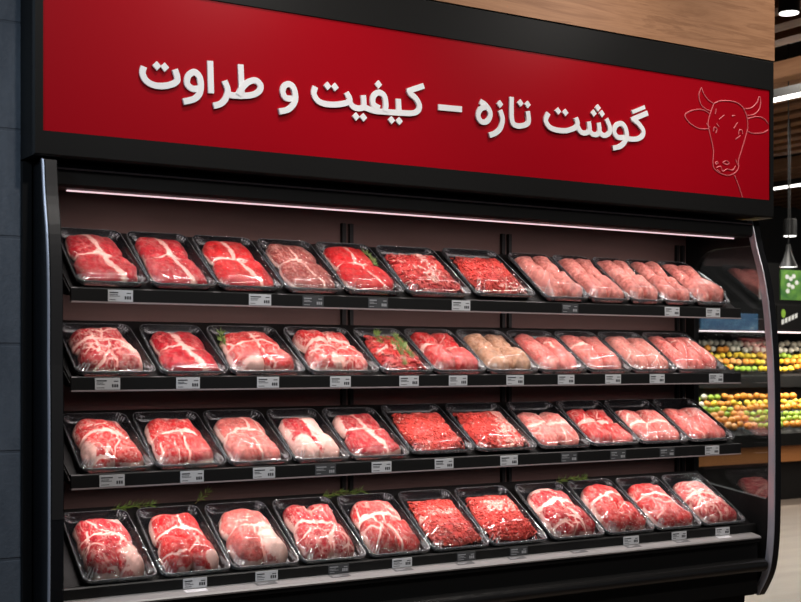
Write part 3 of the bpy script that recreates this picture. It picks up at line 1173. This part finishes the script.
R[3] = [
    (80, 153, lobes('beef_bright', (.25, .3, .35, .5), .55, .052, [([(-.95, -.1), (-.5, .1), (.1, .18), (.9, .0)], .10), ([(-.85, -.2), (-.8, -.8), (-.3, -.85), (-.05, -.4), (.05, -.9)], .07)], [(-.8, -.5, .25, .4)], .16), 'thick red cut rimmed with tan fat', 'first'),
    (155, 226, lobes('beef_bright', (.0, .0, .3, .3), .45, .048, [([(-.9, .0), (-.3, .15), (.2, .15), (.9, -.05)], .09), ([(.0, .3), (.1, -.3), (.05, -1)], .05)], [(-.15, .9, .26, .22)]), 'red cut with a white fat knob and a white cross seam', 'second'),
    (228, 291, lobes('pork', (.0, .05, .25, .25), .35, .046, [([(-.9, -.1), (-.2, .18), (.4, .15), (.95, -.1)], .10), ([(.05, .3), (.1, -.4), (.15, -1)], .05)], []), 'dusky pink meat with one arched pale seam', 'third'),
    (294, 350, lobes('beef', (.1, .1, .4, .1), .35, .046, [([(-.2, 1), (.1, .3), (.2, -1)], .18)], [(-.5, -.7, .55, .45), (.6, -.55, .5, .6), (.5, .5, .5, .6), (-.2, .95, .7, .25), (-.9, .1, .25, .3)], .22), 'mostly white fatty slices with a small red eye', 'fourth'),
    (351, 408, dict(steaks('beef', .09, .1, .40, .040), patches=[(-.95, .4, .25, .6)], edge=.16), 'red slices with a white fat border', 'fifth'),
    (411, 474, dict(kind='strands', mat='mince', noun='ground_beef', count=640, rad=.0031, length=.015, mound=.038, white=[]), 'coarse bright red ground beef', 'sixth'),
    (477, 536, dict(kind='strands', mat='mince', noun='ground_beef', count=640, rad=.0031, length=.015, mound=.038, white=[([(.7, .6), (.4, -.2), (.2, -.8)], .35)]), 'paler ground beef', 'seventh'),
    (540, 590, fillets('pork', 2, .15, .65, .042, [([(-.9, .0), (.0, .1), (.9, -.1)], .10)]), 'two pale fillets streaked with white', 'eighth'),
    (591, 639, fillets('beef_bright', 2, .20, .55, .040, [MID], split=True, grad=.15), 'bright red slices with white streaks at the front', 'ninth'),
    (640, 688, fillets('pork', 2, -.1, .50, .042, [([(-.9, -.2), (.0, .0), (.9, -.3)], .09)]), 'two rosy pink slabs with a pale seam', 'tenth'),
    (689, 733, fillets('pork', 2, -.05, .40, .042, edge=.05), 'two plain dull pink slabs', 'last'),
]
R[4] = [
    (83, 156, lobes('beef', (.25, .1, .1, .3), .5, .060, [([(-.6, .9), (-.2, .3), (.3, .1), (.9, -.3)], .08), ([(-.9, .1), (-.3, .15), (.1, .1)], .06)], [(.52, -.62, .42, .42), (.5, .7, .35, .2)], .10), 'big dark red roast with a pale pink knuckle end', 'first'),
    (161, 230, lobes('beef_bright', (.0, .0, .35, .35), .35, .058, [([(-.95, .0), (-.4, .18), (.2, .18), (.9, -.05)], .08), ([(.0, .9), (.0, .2)], .04)], [(.62, -.85, .34, .20)]), 'smooth red roast crossed by one white seam', 'second'),
    (232, 298, lobes('pork', (.0, .05, -.2, .2), .22, .058, [([(-.8, .0), (-.2, .15), (.3, .1)], .07), ([(.1, .1), (.06, -.4), (.1, -1)], .05)], [(.58, -.48, .52, .62)]), 'salmon pink roast with a smooth pale fat end', 'third'),
    (302, 365, lobes('beef', (.3, .2, .35, .35), .6, .056, WEB, [], .12, whole=False), 'two red roasts laced with a web of white fat', 'fourth'),
    (369, 429, lobes('beef_bright', (.15, .15, .50, .50), .5, .056, [([(-.9, .1), (-.2, .25), (.3, .2), (.95, -.1)], .10), ([(.0, .3), (.1, -.4), (.1, -1)], .06)], []), 'two red joints paling to pink at the front', 'fifth'),
    (432, 488, dict(kind='strands', mat='mince', noun='ground_beef', count=680, rad=.0034, length=.016, mound=.046, white=[([(-.9, .1), (.5, .2)], .10)]), 'deep red ground beef', 'sixth'),
    (490, 545.6, dict(kind='strands', mat='mince', noun='ground_beef', count=680, rad=.0034, length=.016, mound=.046, white=[([(-.3, .25), (.4, .3)], .28)]), 'ground beef with a pale patch', 'seventh'),
    (552, 603, lobes('beef', (.3, .1, .1, .1), .5, .054, [([(-.9, .1), (-.1, .25), (.4, .2), (.9, -.1)], .16), ([(.1, .2), (.25, -.4), (.35, -1)], .10)], [(-.3, .85, .5, .2)], .10), 'dark red shanks under a wide white seam', 'eighth'),
    (606, 653.5, lobes('beef_bright', (.15, .2, .45, .45), .45, .056, [([(-.7, .2), (.0, .3), (.6, .35), (.9, .1)], .12)], []), 'single plump roast with one white streak', 'ninth'),
    (655, 700, lobes('beef_bright', (.3, .3, .45, .4), .45, .052, [([(-.6, .3), (.2, .25), (.8, .1)], .09)], []), 'long pinkish-red roast', 'tenth'),
    (702, 743.5, lobes('beef', (.5, .5, .45, .4), .75, .050, WEB, [], .08), 'rough mottled red roast', 'last'),
]
ROWNAME = {1: 'top shelf', 2: 'second shelf', 3: 'third shelf', 4: 'bottom deck'}
# lift of trays that sit a little further back
BACK = {(3, 6): .012, (3, 7): .010, (3, 8): .010, (3, 9): .012, (3, 10): .012, (3, 11): .012, (1, 7): .006}
PK = {}
WIN = {1: (-.98, .97), 2: (-.98, .88), 3: (-.98, .86), 4: (-.98, .86)}
seed = 100
LIKE = {1: 'on the top shelf', 2: 'on the second shelf down', 3: 'on the third shelf down', 4: 'on the bottom deck'}
for row in (1, 2, 3, 4):
    for i, (xl, xr, rec, desc, nth) in enumerate(R[row]):
        seed += 13
        back = BACK.get((row, i + 1), 0.0)
        Y = YF[row] + back
        X0, X1 = xat(xl - .3, Y), xat(xr + 1.2, Y)
        w = (X1 - X0)
        if i + 1 < len(R[row]):
            nx = xat(R[row][i + 1][0] - .3, YF[row] + BACK.get((row, i + 2), 0.0))
            w = min(w, nx - X0 - .003)
        w = min(w, .27)
        l = TLEN[row]
        xc = min((X0 + X0 + w) / 2, 2.925 - w / 2)
        a = TILT[row]
        root = empty('meat_tray', (xc, Y, ZR + ROWS[row] + back * math.tan(a) + .0012), (a, 0, 0))
        if desc == 'pale pink poultry fillets':
            lab = {'eighth': 'black tray of pale pink poultry fillets right after the ground beef on the top shelf',
                   'ninth': 'second tray of pale pink poultry fillets after the ground beef, top shelf',
                   'tenth': 'third tray of pale pink poultry fillets after the ground beef, top shelf',
                   'eleventh': 'narrow pink poultry fillet tray last but one before the glass end, top shelf',
                   'last': 'narrow pink poultry fillet tray beside the glass end panel, top shelf'}[nth]
        else:
            lab = 'tray of ' + desc + ', ' + ROWNAME[row]
        tag(root, lab, 'meat tray', 'wrapped meat trays ' + LIKE[row])
        PK[(row, i + 1)] = (root, desc, nth, w, l)
        tray_mesh(w, l).build('tray', 'tray_plastic', root, smooth=True)
        heap = Heap(w, l)
        VWIN = rec.get('win', WIN[row])
        if rec['noun'] == 'fillet':
            VWIN = (-.97, .98) if row == 2 else (-.97, .74)
        aa, bb = w / 2 - .02, l / 2 - .022
        if rec.get('kind') == 'strands':
            mb, at_ = strands(w, l, heap, seed, rec['count'], rec['rad'], rec['length'], rec['mound'], rec['white'])
            o = mb.build(rec['noun'], rec['mat'], root, smooth='all')
            set_attrs(o.data, at_)
            o['kind'] = 'stuff'
        else:
            seams = [(q, wd_ * (.62 if rec['noun'] == 'roast_cut' else (1.0 if rec['noun'] == 'steak' else .8))) for q, wd_ in rec['seams']]
            if rec['noun'] in ('roast_cut', 'fillet'):
                rv = random.Random(seed * 3)
                mb_ = rec['pieces'][0][7]
                for q in range(int(2 + 6 * mb_)):
                    u_, v_, th = rv.uniform(-.9, .9), rv.uniform(-.9, .9), rv.uniform(0, PI)
                    ln = rv.uniform(.2, .55)
                    seams.append(([(u_ - math.cos(th) * ln, v_ - math.sin(th) * ln), (u_ + rv.uniform(-.1, .1), v_ + rv.uniform(-.1, .1)),
                                   (u_ + math.cos(th + .5) * ln, v_ + math.sin(th + .5) * ln)], rv.uniform(.018, .045)))
            for j, sp in enumerate(rec['pieces']):
                rg = random.Random(seed + j)
                sp = (sp[0] + rg.uniform(-.03, .03), sp[1] + rg.uniform(-.03, .03), sp[2], sp[3], sp[4] + rg.uniform(-3, 3), sp[5] * rg.uniform(.94, 1.06), sp[6], sp[7])
                mb, at_ = piece(w, l, sp, seams, rec['patches'], heap, seed + j * 7, rec.get('edge', 0), rec.get('sq', .36), rec['noun'] == 'steak')
                o = mb.build(rec['noun'], rec['mat'], root, smooth='all')
                set_attrs(o.data, at_)
        sps = rec.get('sprigs', []) + ([rec['sprig']] if 'sprig' in rec else [])
        for j, path in enumerate(sps):
            on = rec.get('kind') == 'strands'
            P = []
            for (u, v_) in path:
                x, y = u * aa, l / 2 + v_ * bb
                ii = int(np.clip((x / w + .5) * 47, 0, 47))
                jj = int(np.clip(y / l * 47, 0, 47))
                P.append((x, y, heap.g[ii, jj] + .003))
            add_sprig(root, P, seed + j + 3, needle=.024, dens=210)
            heap.put([p[0] for p in P], [p[1] for p in P], [p[2] + .008 for p in P])
        heap.finish()
        film_mesh(w, l, heap).build('cling_film', ['cling_film', 'film_fold', 'film_pleat'], root, smooth='all')

        # the trays narrow a little towards the back
        for ch in root.children_recursive:
            me = ch.data
            co = np.empty(len(me.vertices) * 3, np.float32)
            me.vertices.foreach_get('co', co)
            co = co.reshape(-1, 3)
            co[:, 0] = co[:, 0] * (1 - .085 * co[:, 1] / l) + .016 * w * co[:, 1] / l
            me.vertices.foreach_set('co', co.ravel())
            me.update()

# rosemary lying on the deck behind the trays
for (row, px, sd, wd_, where) in ((4, 137, 3, .075, 'behind the big dark red roast'), (4, 204, 4, .05, 'behind the salmon pink roast'),
                                  (4, 347, 5, .085, 'behind the two red roasts webbed with fat'), (4, 574, 6, .075, 'behind the plump roast with one white streak')):
    a = TILT[row]
    ll = TLEN[row] + .022
    Y = YF[row] + math.cos(a) * ll
    Z = ZR + ROWS[row] + math.sin(a) * ll
    root = empty('rosemary_sprig', (xat(px, Y) - .01, Y, Z + .001), (a, 0, 0))
    tag(root, 'small green rosemary sprig ' + where + ' on the bottom deck', 'herb sprig', 'rosemary sprigs on the bottom deck')
    path = [(-wd_, .010, .006), (-wd_ * .3, .012, .012), (wd_ * .3, .004, .016), (wd_ * .8, .006, .020)]
    if sd in (4,):
        path = [(-.02, .01, .01), (.0, .012, .03), (.012, .01, .055)]
    st, lv = sprig_meshes(path, sd, needle=.030, dens=150)
    lv.build('leaves', 'herb', root)
    st.build('stem', 'herb_stem', root)

SHORT = {
    1: ['broad-striped crimson steaks', 'cross-seamed crimson steaks', 'bright thin-seamed steaks', 'small brownish steaks', 'smooth steak with rosemary', 'shredded beef', 'ground beef',
        'first poultry fillets', 'second poultry fillets', 'third poultry fillets', 'last but one poultry fillets', 'last poultry fillets'],
    2: ['lumpy marbled chunks', 'thick-striped red steaks', 'herb-tucked red chunk', 'marbled red-and-white lobes', 'rosemary beef strips', 'short red fillets', 'tan chicken', 'rosy loin fillets',
        'smooth pink loin fillets', 'very pale fillets', 'three long fillets'],
    3: ['tan-rimmed red cut', 'white-knobbed red cut', 'dusky pink arched-seam meat', 'white fatty slices', 'white-bordered red slices', 'coarse bright ground beef', 'paler ground beef',
        'white-streaked pale fillets', 'bright red streaked slices', 'rosy pink slabs', 'plain dull pink slabs'],
    4: ['big dark red roast', 'smooth white-seamed roast', 'salmon pink roast', 'web-fat red roasts', 'red-to-pink joints', 'deep red ground beef', 'pale-patched ground beef', 'wide-seamed dark shanks',
        'single white-streaked roast', 'long pinkish-red roast', 'mottled red roast']}

# ------------------------------------------------------------------ price tags
def tag_mesh(dark, seed, w=.078, h=.034):
    rg = random.Random(seed)
    mb = MB()
    mb.bbox((-w / 2, -.0016, 0), (w / 2, .0004, h), .0006)
    mb.mi = 1
    y0, y1 = -.0020, -.0016
    x0 = -w / 2 + .005
    mb.box((x0, y0, h - .010), (x0 + w * rg.uniform(.32, .48), y1, h - .0065))
    mb.box((x0, y0, h - .0155), (x0 + w * rg.uniform(.2, .36), y1, h - .0138))
    mb.box((x0, y0, h - .0195), (x0 + w * rg.uniform(.3, .45), y1, h - .0180))
    mb.box((x0, y0, .005), (x0 + w * rg.uniform(.2, .32), y1, .0066))
    # price digits drawn as blurred blocks: bars only
    x = w / 2 - .026
    for q in range(3):
        mb.box((x + q * .0072, y0, .007), (x + q * .0072 + .0052, y1, .0165))
    mb.box((w / 2 - .020, y0, h - .011), (w / 2 - .006, y1, h - .0085))
    return mb


TAGS = {1: [(120.4, 0), (260, 0), (313, 1), (378, 1), (461, 0), (570, 1), (672, 0), (713, 0)],
        2: [(107.5, 0), (188, 0), (268, 0), (340.4, 0), (409, 0), (458, 0), (515, 0), (566, 0), (613, 0), (657, 0), (716, 0)],
        3: [(112, 0), (192, 0), (264, 0), (325.4, 1), (381.5, 0), (444, 0), (509, 0), (569, 1), (618, 1), (667, 1), (712, 0)],
        4: [(195, 0), (266.6, 0), (338.5, 1), (402, 0), (466, 1), (518.6, 1), (631, 0), (679, 0), (722.5, 0)]}
sd = 0
for row, tl in TAGS.items():
    for px, dark in tl:
        sd += 1
        Y = .0845 if row < 4 else .0275
        zz = ZR + (RAILZ[row] - .0395 if row < 4 else -.688)
        x = xat(px, Y)
        o = tag_mesh(dark, sd, h=.035 if row < 4 else .031).build('price_tag', ['tag_dark', 'tag_grey'] if dark else ['tag_card', 'tag_ink'], loc=(x, Y, zz))
        # which tray is it under
        best = min((abs(PK[k_][0].location.x - x), k_) for k_ in PK if k_[0] == row)[1]
        tag(o, ('dark' if dark else 'white') + ' price tag on the ' + ROWNAME[row] + ' rail under the ' + SHORT[best[0]][best[1] - 1],
            'price tag', 'price tags on the ' + ROWNAME[row] + ' rail')

# small stickers on the metal ledge
for j, (px, py) in enumerate([(196, 593), (266, 585), (340, 579), (403, 572), (465, 567), (517, 559.5), (579, 552.7), (633, 547), (682, 542), (724, 539)]):
    Y = .008
    x = xat(px, Y)
    a = math.atan2(.012, .058)
    o = MB().bbox((-.036, -.011, .0), (.036, .011, .0008), .0003)
    o.mi = 1
    o.box((-.028, .002, .0008), (.010, .005, .0010))
    o.box((-.028, -.005, .0008), (-.002, -.003, .0010))
    light_ = j in (0, 9)
    o = o.build('ledge_label', ['tag_card', 'tag_grey'] if light_ else ['sticker_grey', 'tag_grey'], loc=(x, Y, ZR - .698 + .012 * (Y + .018) / .058 + .0003))
    o.rotation_euler = (a, 0, 0)
    best = min((abs(PK[k_][0].location.x - x), k_) for k_ in PK if k_[0] == 4)[1]
    tag(o, ('pale' if light_ else 'grey') + ' sticker on the metal ledge below the ' + SHORT[4][best[1] - 1], 'label', 'stickers on the metal ledge')

# ------------------------------------------------------------------ the shop beyond
stand = empty('produce_stand', (9.9, 6.4, 0))
tag(stand, 'two-tier black produce stand with an orange wooden band beyond the meat case', 'produce stand')
BX0, BX1 = 8.2, 12.0


def sp(name, mb, m_):
    o = mb.build(name, m_)
    o.parent = stand
    o.location = -stand.location
    return o


sp('base', MB().box((BX0 + .05, 6.08, 0), (BX1 - .05, 7.3, ZR - 1.08)), 'black_matte')
sp('wood_band', MB().box((BX0, 6.02, ZR - 1.08), (BX1, 7.3, ZR - .905)), 'stand_wood')
sp('front_rail', MB().box((BX0, 5.98, ZR - .905), (BX1, 6.03, ZR - .77)), 'black_frame')


def bed(y0, z0, y1, z1):
    return MB().prism([(y0, z0), (y1, z1), (y1, z1 - .05), (y0, z0 - .05)], BX0, BX1, 'X')


T1 = (6.04, ZR - .80, 6.62, ZR - .46)
T2 = (6.72, ZR - .20, 7.22, ZR + .16)
sp('tier', bed(*T1), 'black_matte')
sp('tier', bed(*T2), 'black_matte')
sp('tier_rail', MB().box((BX0, 6.66, ZR - .29), (BX1, 6.71, ZR - .16)), 'black_frame')
sp('tier_riser', MB().box((BX0, 6.71, ZR - .50), (BX1, 6.74, ZR - .24)), 'black_matte')
sp('back_board', MB().box((BX0, 7.24, ZR - 1.08), (BX1, 7.30, ZR + 1.2)), 'black_matte')
sp('hood', MB().box((BX0, 6.42, ZR + .34), (BX1, 7.24, ZR + .66)), 'black_matte')
sp('hood_light', MB().box((BX0 + .05, 6.41, ZR + .330), (BX1 - .05, 6.47, ZR + .341)), 'led_dim')

FR = {'orange': ((.80, .30, .03), .045), 'lemon': ((.85, .58, .04), .040), 'lime': ((.33, .48, .04), .040), 'onion': ((.80, .72, .58), .042), 'peach': ((.80, .36, .10), .044)}
FL = {'orange': 'orange heaped on the two-tier produce stand', 'lemon': 'yellow lemon heaped on the two-tier produce stand', 'lime': 'green lime heaped on the two-tier produce stand',
      'onion': 'pale white onion heaped on the two-tier produce stand', 'peach': 'reddish-orange peach heaped on the two-tier produce stand'}
PROTO = {}
for nm, (c, r) in FR.items():
    mat(nm, c, .45)
    kk = NT(MATS[nm])
    kk.l(kk.ramp(kk.noise(kk.coords(), 14, 3), [(.3, tuple(q * .75 for q in c)), (.7, c)]), kk.b.inputs['Base Color'])
    mb = MB()
    prof = []
    for t in np.linspace(-PI / 2 + .06, PI / 2 - .06, 9):
        zf = math.sin(t)
        rr_ = math.cos(t)
        if nm == 'lemon':
            prof.append((r * rr_ ** 1.25 * .88, r * zf * 1.25))
        elif nm == 'onion':
            prof.append((r * rr_, r * (zf * .85 + (.18 if t > 1.3 else 0))))
        else:
            prof.append((r * rr_, r * (zf * .93 - .10 * (1 - rr_) * (1 if zf > 0 else -.4))))
    mb.lathe(prof, n=14)
    PROTO[nm] = mb.mesh(nm, nm, smooth='all')
used = set()
rg = random.Random(5)


def fruit(nm, x, y, z):
    o = bpy.data.objects.new(nm, PROTO[nm])
    COL.objects.link(o)
    o.location = (x, y, z)
    o.scale = (rg.uniform(.84, 1.0),) * 3
    o.rotation_euler = (rg.uniform(-.5, .5) + (1.3 if nm == 'lemon' else 0), rg.uniform(-.5, .5), rg.uniform(0, 6.28))
    tag(o, FL[nm], nm if nm != 'peach' else 'peach', nm + ('es' if nm == 'peach' else 's') + ' on the produce stand')


def pick(tier, row, x):
    if tier == 1:       # lower
        if x > 9.6:
            return ['orange' if x > 10.05 else 'lime', 'lime', 'lime', 'orange', 'lemon', 'orange'][row]
        return [rg.choice(['peach', 'peach', 'orange']), rg.choice(['peach', 'orange']), rg.choice(['lime', 'orange', 'peach']), rg.choice(['lime', 'lemon']), rg.choice(['orange', 'lemon', 'onion']), rg.choice(['onion', 'orange', 'lime'])][row]
    if x > 10.4:
        return ['orange' if x > 10.95 else 'lemon', 'orange' if x > 10.95 else 'lemon', rg.choice(['lemon', 'lime']), 'onion', 'onion'][row]
    return [rg.choice(['lime', 'orange']), rg.choice(['peach', 'orange']), rg.choice(['peach', 'lemon']), rg.choice(['orange', 'onion']), 'onion', 'lemon'][row]


for tier, T in ((1, T1), (2, T2)):
    y0, z0, y1, z1 = T
    nrow = 6 if tier == 1 else 5
    ln = math.hypot(y1 - y0, z1 - z0)
    for row in range(nrow):
        x = (8.55 if tier == 1 else 9.1) + (.05 if row % 2 else 0)
        while x < (10.8 if tier == 1 else 11.6):
            t = (row + .6) / nrow
            nm = pick(tier, row, x)
            r = FR[nm][1]
            fruit(nm, x + rg.uniform(-.007, .007), y0 + (y1 - y0) * (t + rg.uniform(-.015, .015)), z0 + (z1 - z0) * t + r * 1.45 + .012 + rg.uniform(0, .026))
            x += .101

# signs above the stand
o = MB().bbox((-.46, 0, 0), (.42, .02, .185), .004).build('blue_banner', 'black_frame', loc=(9.53, 6.398, ZR + .318 + .03))
mat('banner_blue', (.06, .17, .33), .5)
kk = NT(MATS['banner_blue'])
nz = kk.noise(kk.coords((1, 1, 2.2), False), 5, 4, .6)
kk.l(kk.ramp(nz, [(.45, (.05, .14, .27)), (.62, (.11, .25, .40)), (.75, (.34, .42, .48))]), kk.b.inputs['Base Color'])
o.data.materials.clear(); o.data.materials.append(MATS['banner_blue'])
tag(o, 'pale blue banner on the hood of the produce stand, seen through the glass end', 'banner')
g = empty('green_poster', (10.48, 6.40, ZR + .70))
tag(g, 'green and white poster under the cone pendant lamp above the produce stand', 'poster')
mat('poster_green', (.06, .22, .05), .5)
kk = NT(MATS['poster_green'])
kk.l(kk.ramp(kk.noise(kk.coords((1, 1, 1), False), 7, 3), [(.35, (.03, .13, .035)), (.65, (.16, .36, .06))]), kk.b.inputs['Base Color'])
mat('poster_white', (.75, .78, .76), .5)
MB().bbox((-.16, 0, 0), (.36, .02, .34), .003).build('board', 'poster_green', g)
mb = MB()
for (x, z) in ((-.06, .26), (.0, .24), (.05, .27), (-.03, .17), (.03, .15), (.10, .20), (-.05, .10)):
    mb.prism([(x + .032 * math.cos(t), z + .026 * math.sin(t)) for t in np.linspace(0, 2 * PI, 10)[:-1]], -.003, .001, 'Y')
mb.build('lettering', 'poster_white', g)
o = MB().bbox((-.06, 0, 0), (.05, .015, .34), .003).build('grey_panel_sign', 'tag_grey', loc=(10.06, 6.42, ZR + .70))
tag(o, 'narrow plain grey sign panel just beside the green poster', 'sign')
o = empty('hood_logo_sign', (10.46, 6.405, ZR + .36))
tag(o, 'dark sign plate with a green leaf shape and white lettering on the stand hood', 'sign')
MB().bbox((-.20, -.004, 0), (.40, .014, .28), .003).build('plate', 'black_frame', o)
mat('leaf_green', (.25, .45, .05), .5)
MB().prism([(-.10 + .035 * math.cos(t), .185 + .05 * math.sin(t)) for t in np.linspace(0, 2 * PI, 12)[:-1]], -.007, -.003, 'Y').build('leaf', 'leaf_green', o)
mb = MB()
for q in range(5):
    xx = -.13 + q * .055
    zz = .06 + q * .018
    mb.prism([(xx, zz), (xx + .04, zz + .012), (xx + .04, zz + .065), (xx, zz + .05)], -.007, -.003, 'Y')
mb.build('lettering', 'poster_white', o)

# lamps
def pendant(px, py, Y, nm, label, cone=True):
    p = at(px, py, Y)
    root = empty(nm, p)
    tag(root, label, 'lamp')
    if cone:
        MB().lathe([(.075, 0), (.078, .004), (.05, .06), (.022, .15), (.018, .19), (.006, .195)], n=20).build('shade', 'fixture_black', root, smooth=True)
        MB().lathe([(.001, .0), (.071, .0), (.071, .006), (.001, .006)][::-1], n=20).build('bulb', 'lamp_white', root)
        top = .19
    else:
        MB().lathe([(.064, .0), (.066, .002), (.066, .16), (.05, .17), (.006, .172)], n=20).build('housing', 'fixture_black', root, smooth=True)
        MB().lathe([(.001, .002), (.060, .002), (.060, -.004), (.001, -.004)], n=20).build('diffuser', 'lamp_white', root)
        top = .17
    MB().tube([(0, 0, top), (0, 0, 4.5 - p.z)], .006, 6).build('rod', 'fixture_black', root)


pendant(788.5, 267, 4.0, 'pendant_lamp', 'black cone pendant lamp hanging in front of the green poster')
pendant(790, 236, 5.2, 'hanging_downlight', 'small cylinder downlight hanging just above the cone pendant lamp', False)
pendant(789, 13, 1.9, 'hanging_downlight', 'large cylinder downlight hanging highest, close to the oak panel', False)
for (X, y0, y1, lab) in ((7.04, 2.4, 5.2, 'glowing white linear light nearest the large cylinder downlight'), (11.2, 5.2, 8.6, 'glowing white linear light further back near the pendant lamp')):
    root = empty('linear_light', (X, (y0 + y1) / 2, ZR + 2.1))
    tag(root, lab, 'ceiling light', 'linear ceiling lights')
    hl = (y1 - y0) / 2
    MB().box((-.035, -hl, .02), (.035, hl, .09)).build('housing', 'fixture_black', root)
    MB().box((-.032, -hl + .01, 0), (.032, hl - .01, .021)).build('diffuser', 'lamp_white', root)
    for s in (-.8, .8):
        MB().tube([(0, s * hl, .09), (0, s * hl, 4.5 - ZR - 2.1)], .004, 5).build('hanging_rod', 'fixture_black', root)

# ------------------------------------------------------------------ lights
def area(name, loc, target, sx, sy, power, col=(1, 1, 1), spread=None):
    d = bpy.data.lights.new(name, 'AREA')
    d.shape = 'RECTANGLE'
    d.size, d.size_y = sx, sy
    d.energy = power
    d.color = col
    if spread:
        d.spread = spread
    o = bpy.data.objects.new(name, d)
    COL.objects.link(o)
    o.location = loc
    o.rotation_euler = (Vector(target) - Vector(loc)).to_track_quat('-Z', 'Y').to_euler()
    return o


def spot(name, loc, target, power, size, blend=.8, col=(1, .95, .88), r=.06):
    d = bpy.data.lights.new(name, 'SPOT')
    d.energy = power
    d.spot_size = math.radians(size)
    d.spot_blend = blend
    d.color = col
    d.shadow_soft_size = r
    o = bpy.data.objects.new(name, d)
    COL.objects.link(o)
    o.location = loc
    o.rotation_euler = (Vector(target) - Vector(loc)).to_track_quat('-Z', 'Y').to_euler()
    return o


PINK = (1.0, .88, .87)
area('canopy_led', (1.5, .117, ZR + .494), (1.5, .22, ZR + .30), 2.76, .012, 5.0, PINK, 2.5)
for row, e in ((1, 5.0), (2, 4.3), (3, 5.4)):
    zb = ZR + RAILZ[row] - .042
    area('shelf_led', (1.5, .108, zb - .003), (1.5, .20, zb - .18), 2.72, .010, e, PINK, 2.9 if row == 1 else 1.95)
# ceiling spots of the shop aimed at the case
for x in (.3, 1.3, 2.4, 3.4):
    spot('track_spot', (x, -2.3, ZR + 2.3), (x * .93 + .1, .15, ZR - .25), 56, 62, .9, (1, .94, .90), .10)
for x in (.6, 1.9, 3.2):
    spot('sign_spot', (x, -.75, ZR + 2.5), (x - .1, .0, ZR + 1.05), 100, 64, 1.0, (1, .95, .90), .08)
for x in (.95, 2.45):
    spot('sign_lamp', (x, -.80, ZR + 1.55), (x - .25, .0, ZR + 1.0), 9, 110, 1.0, (1, .93, .88), .14)
spot('cool_spot', (-2.2, -1.4, ZR + 1.8), (-.3, .1, ZR + .0), 120, 70, 1.0, (.62, .80, 1.0), .2)
for x, y in ((6.5, 3.2), (10, 4.6), (10.5, 1.0)):
    area('shop_light', (x, y, ZR + 2.3), (x, y + .4, 0), 1.2, 1.2, 60, (1, .93, .84))
area('produce_light', (10.0, 6.45, ZR + .30), (10.0, 6.42, ZR - .5), 3.6, .06, 75, (1, .95, .85))
for x in (7.04, 11.2):
    area('slat_fill', (x, 4.5, ZR + 2.20), (x, 4.5, 5), .06, 4.0, 14, (1, .92, .82))  # added fill for the slats, stands in for light bounced off the floor
    area('linear_glow', (x, 4.5, ZR + 2.09), (x, 4.5, 0), .06, 4.0, 40, (1, .97, .92))

w = bpy.data.worlds.new('world')
SC.world = w
w.use_nodes = True
w.node_tree.nodes['Background'].inputs[0].default_value = (.55, .62, .75, 1)
w.node_tree.nodes['Background'].inputs[1].default_value = .05
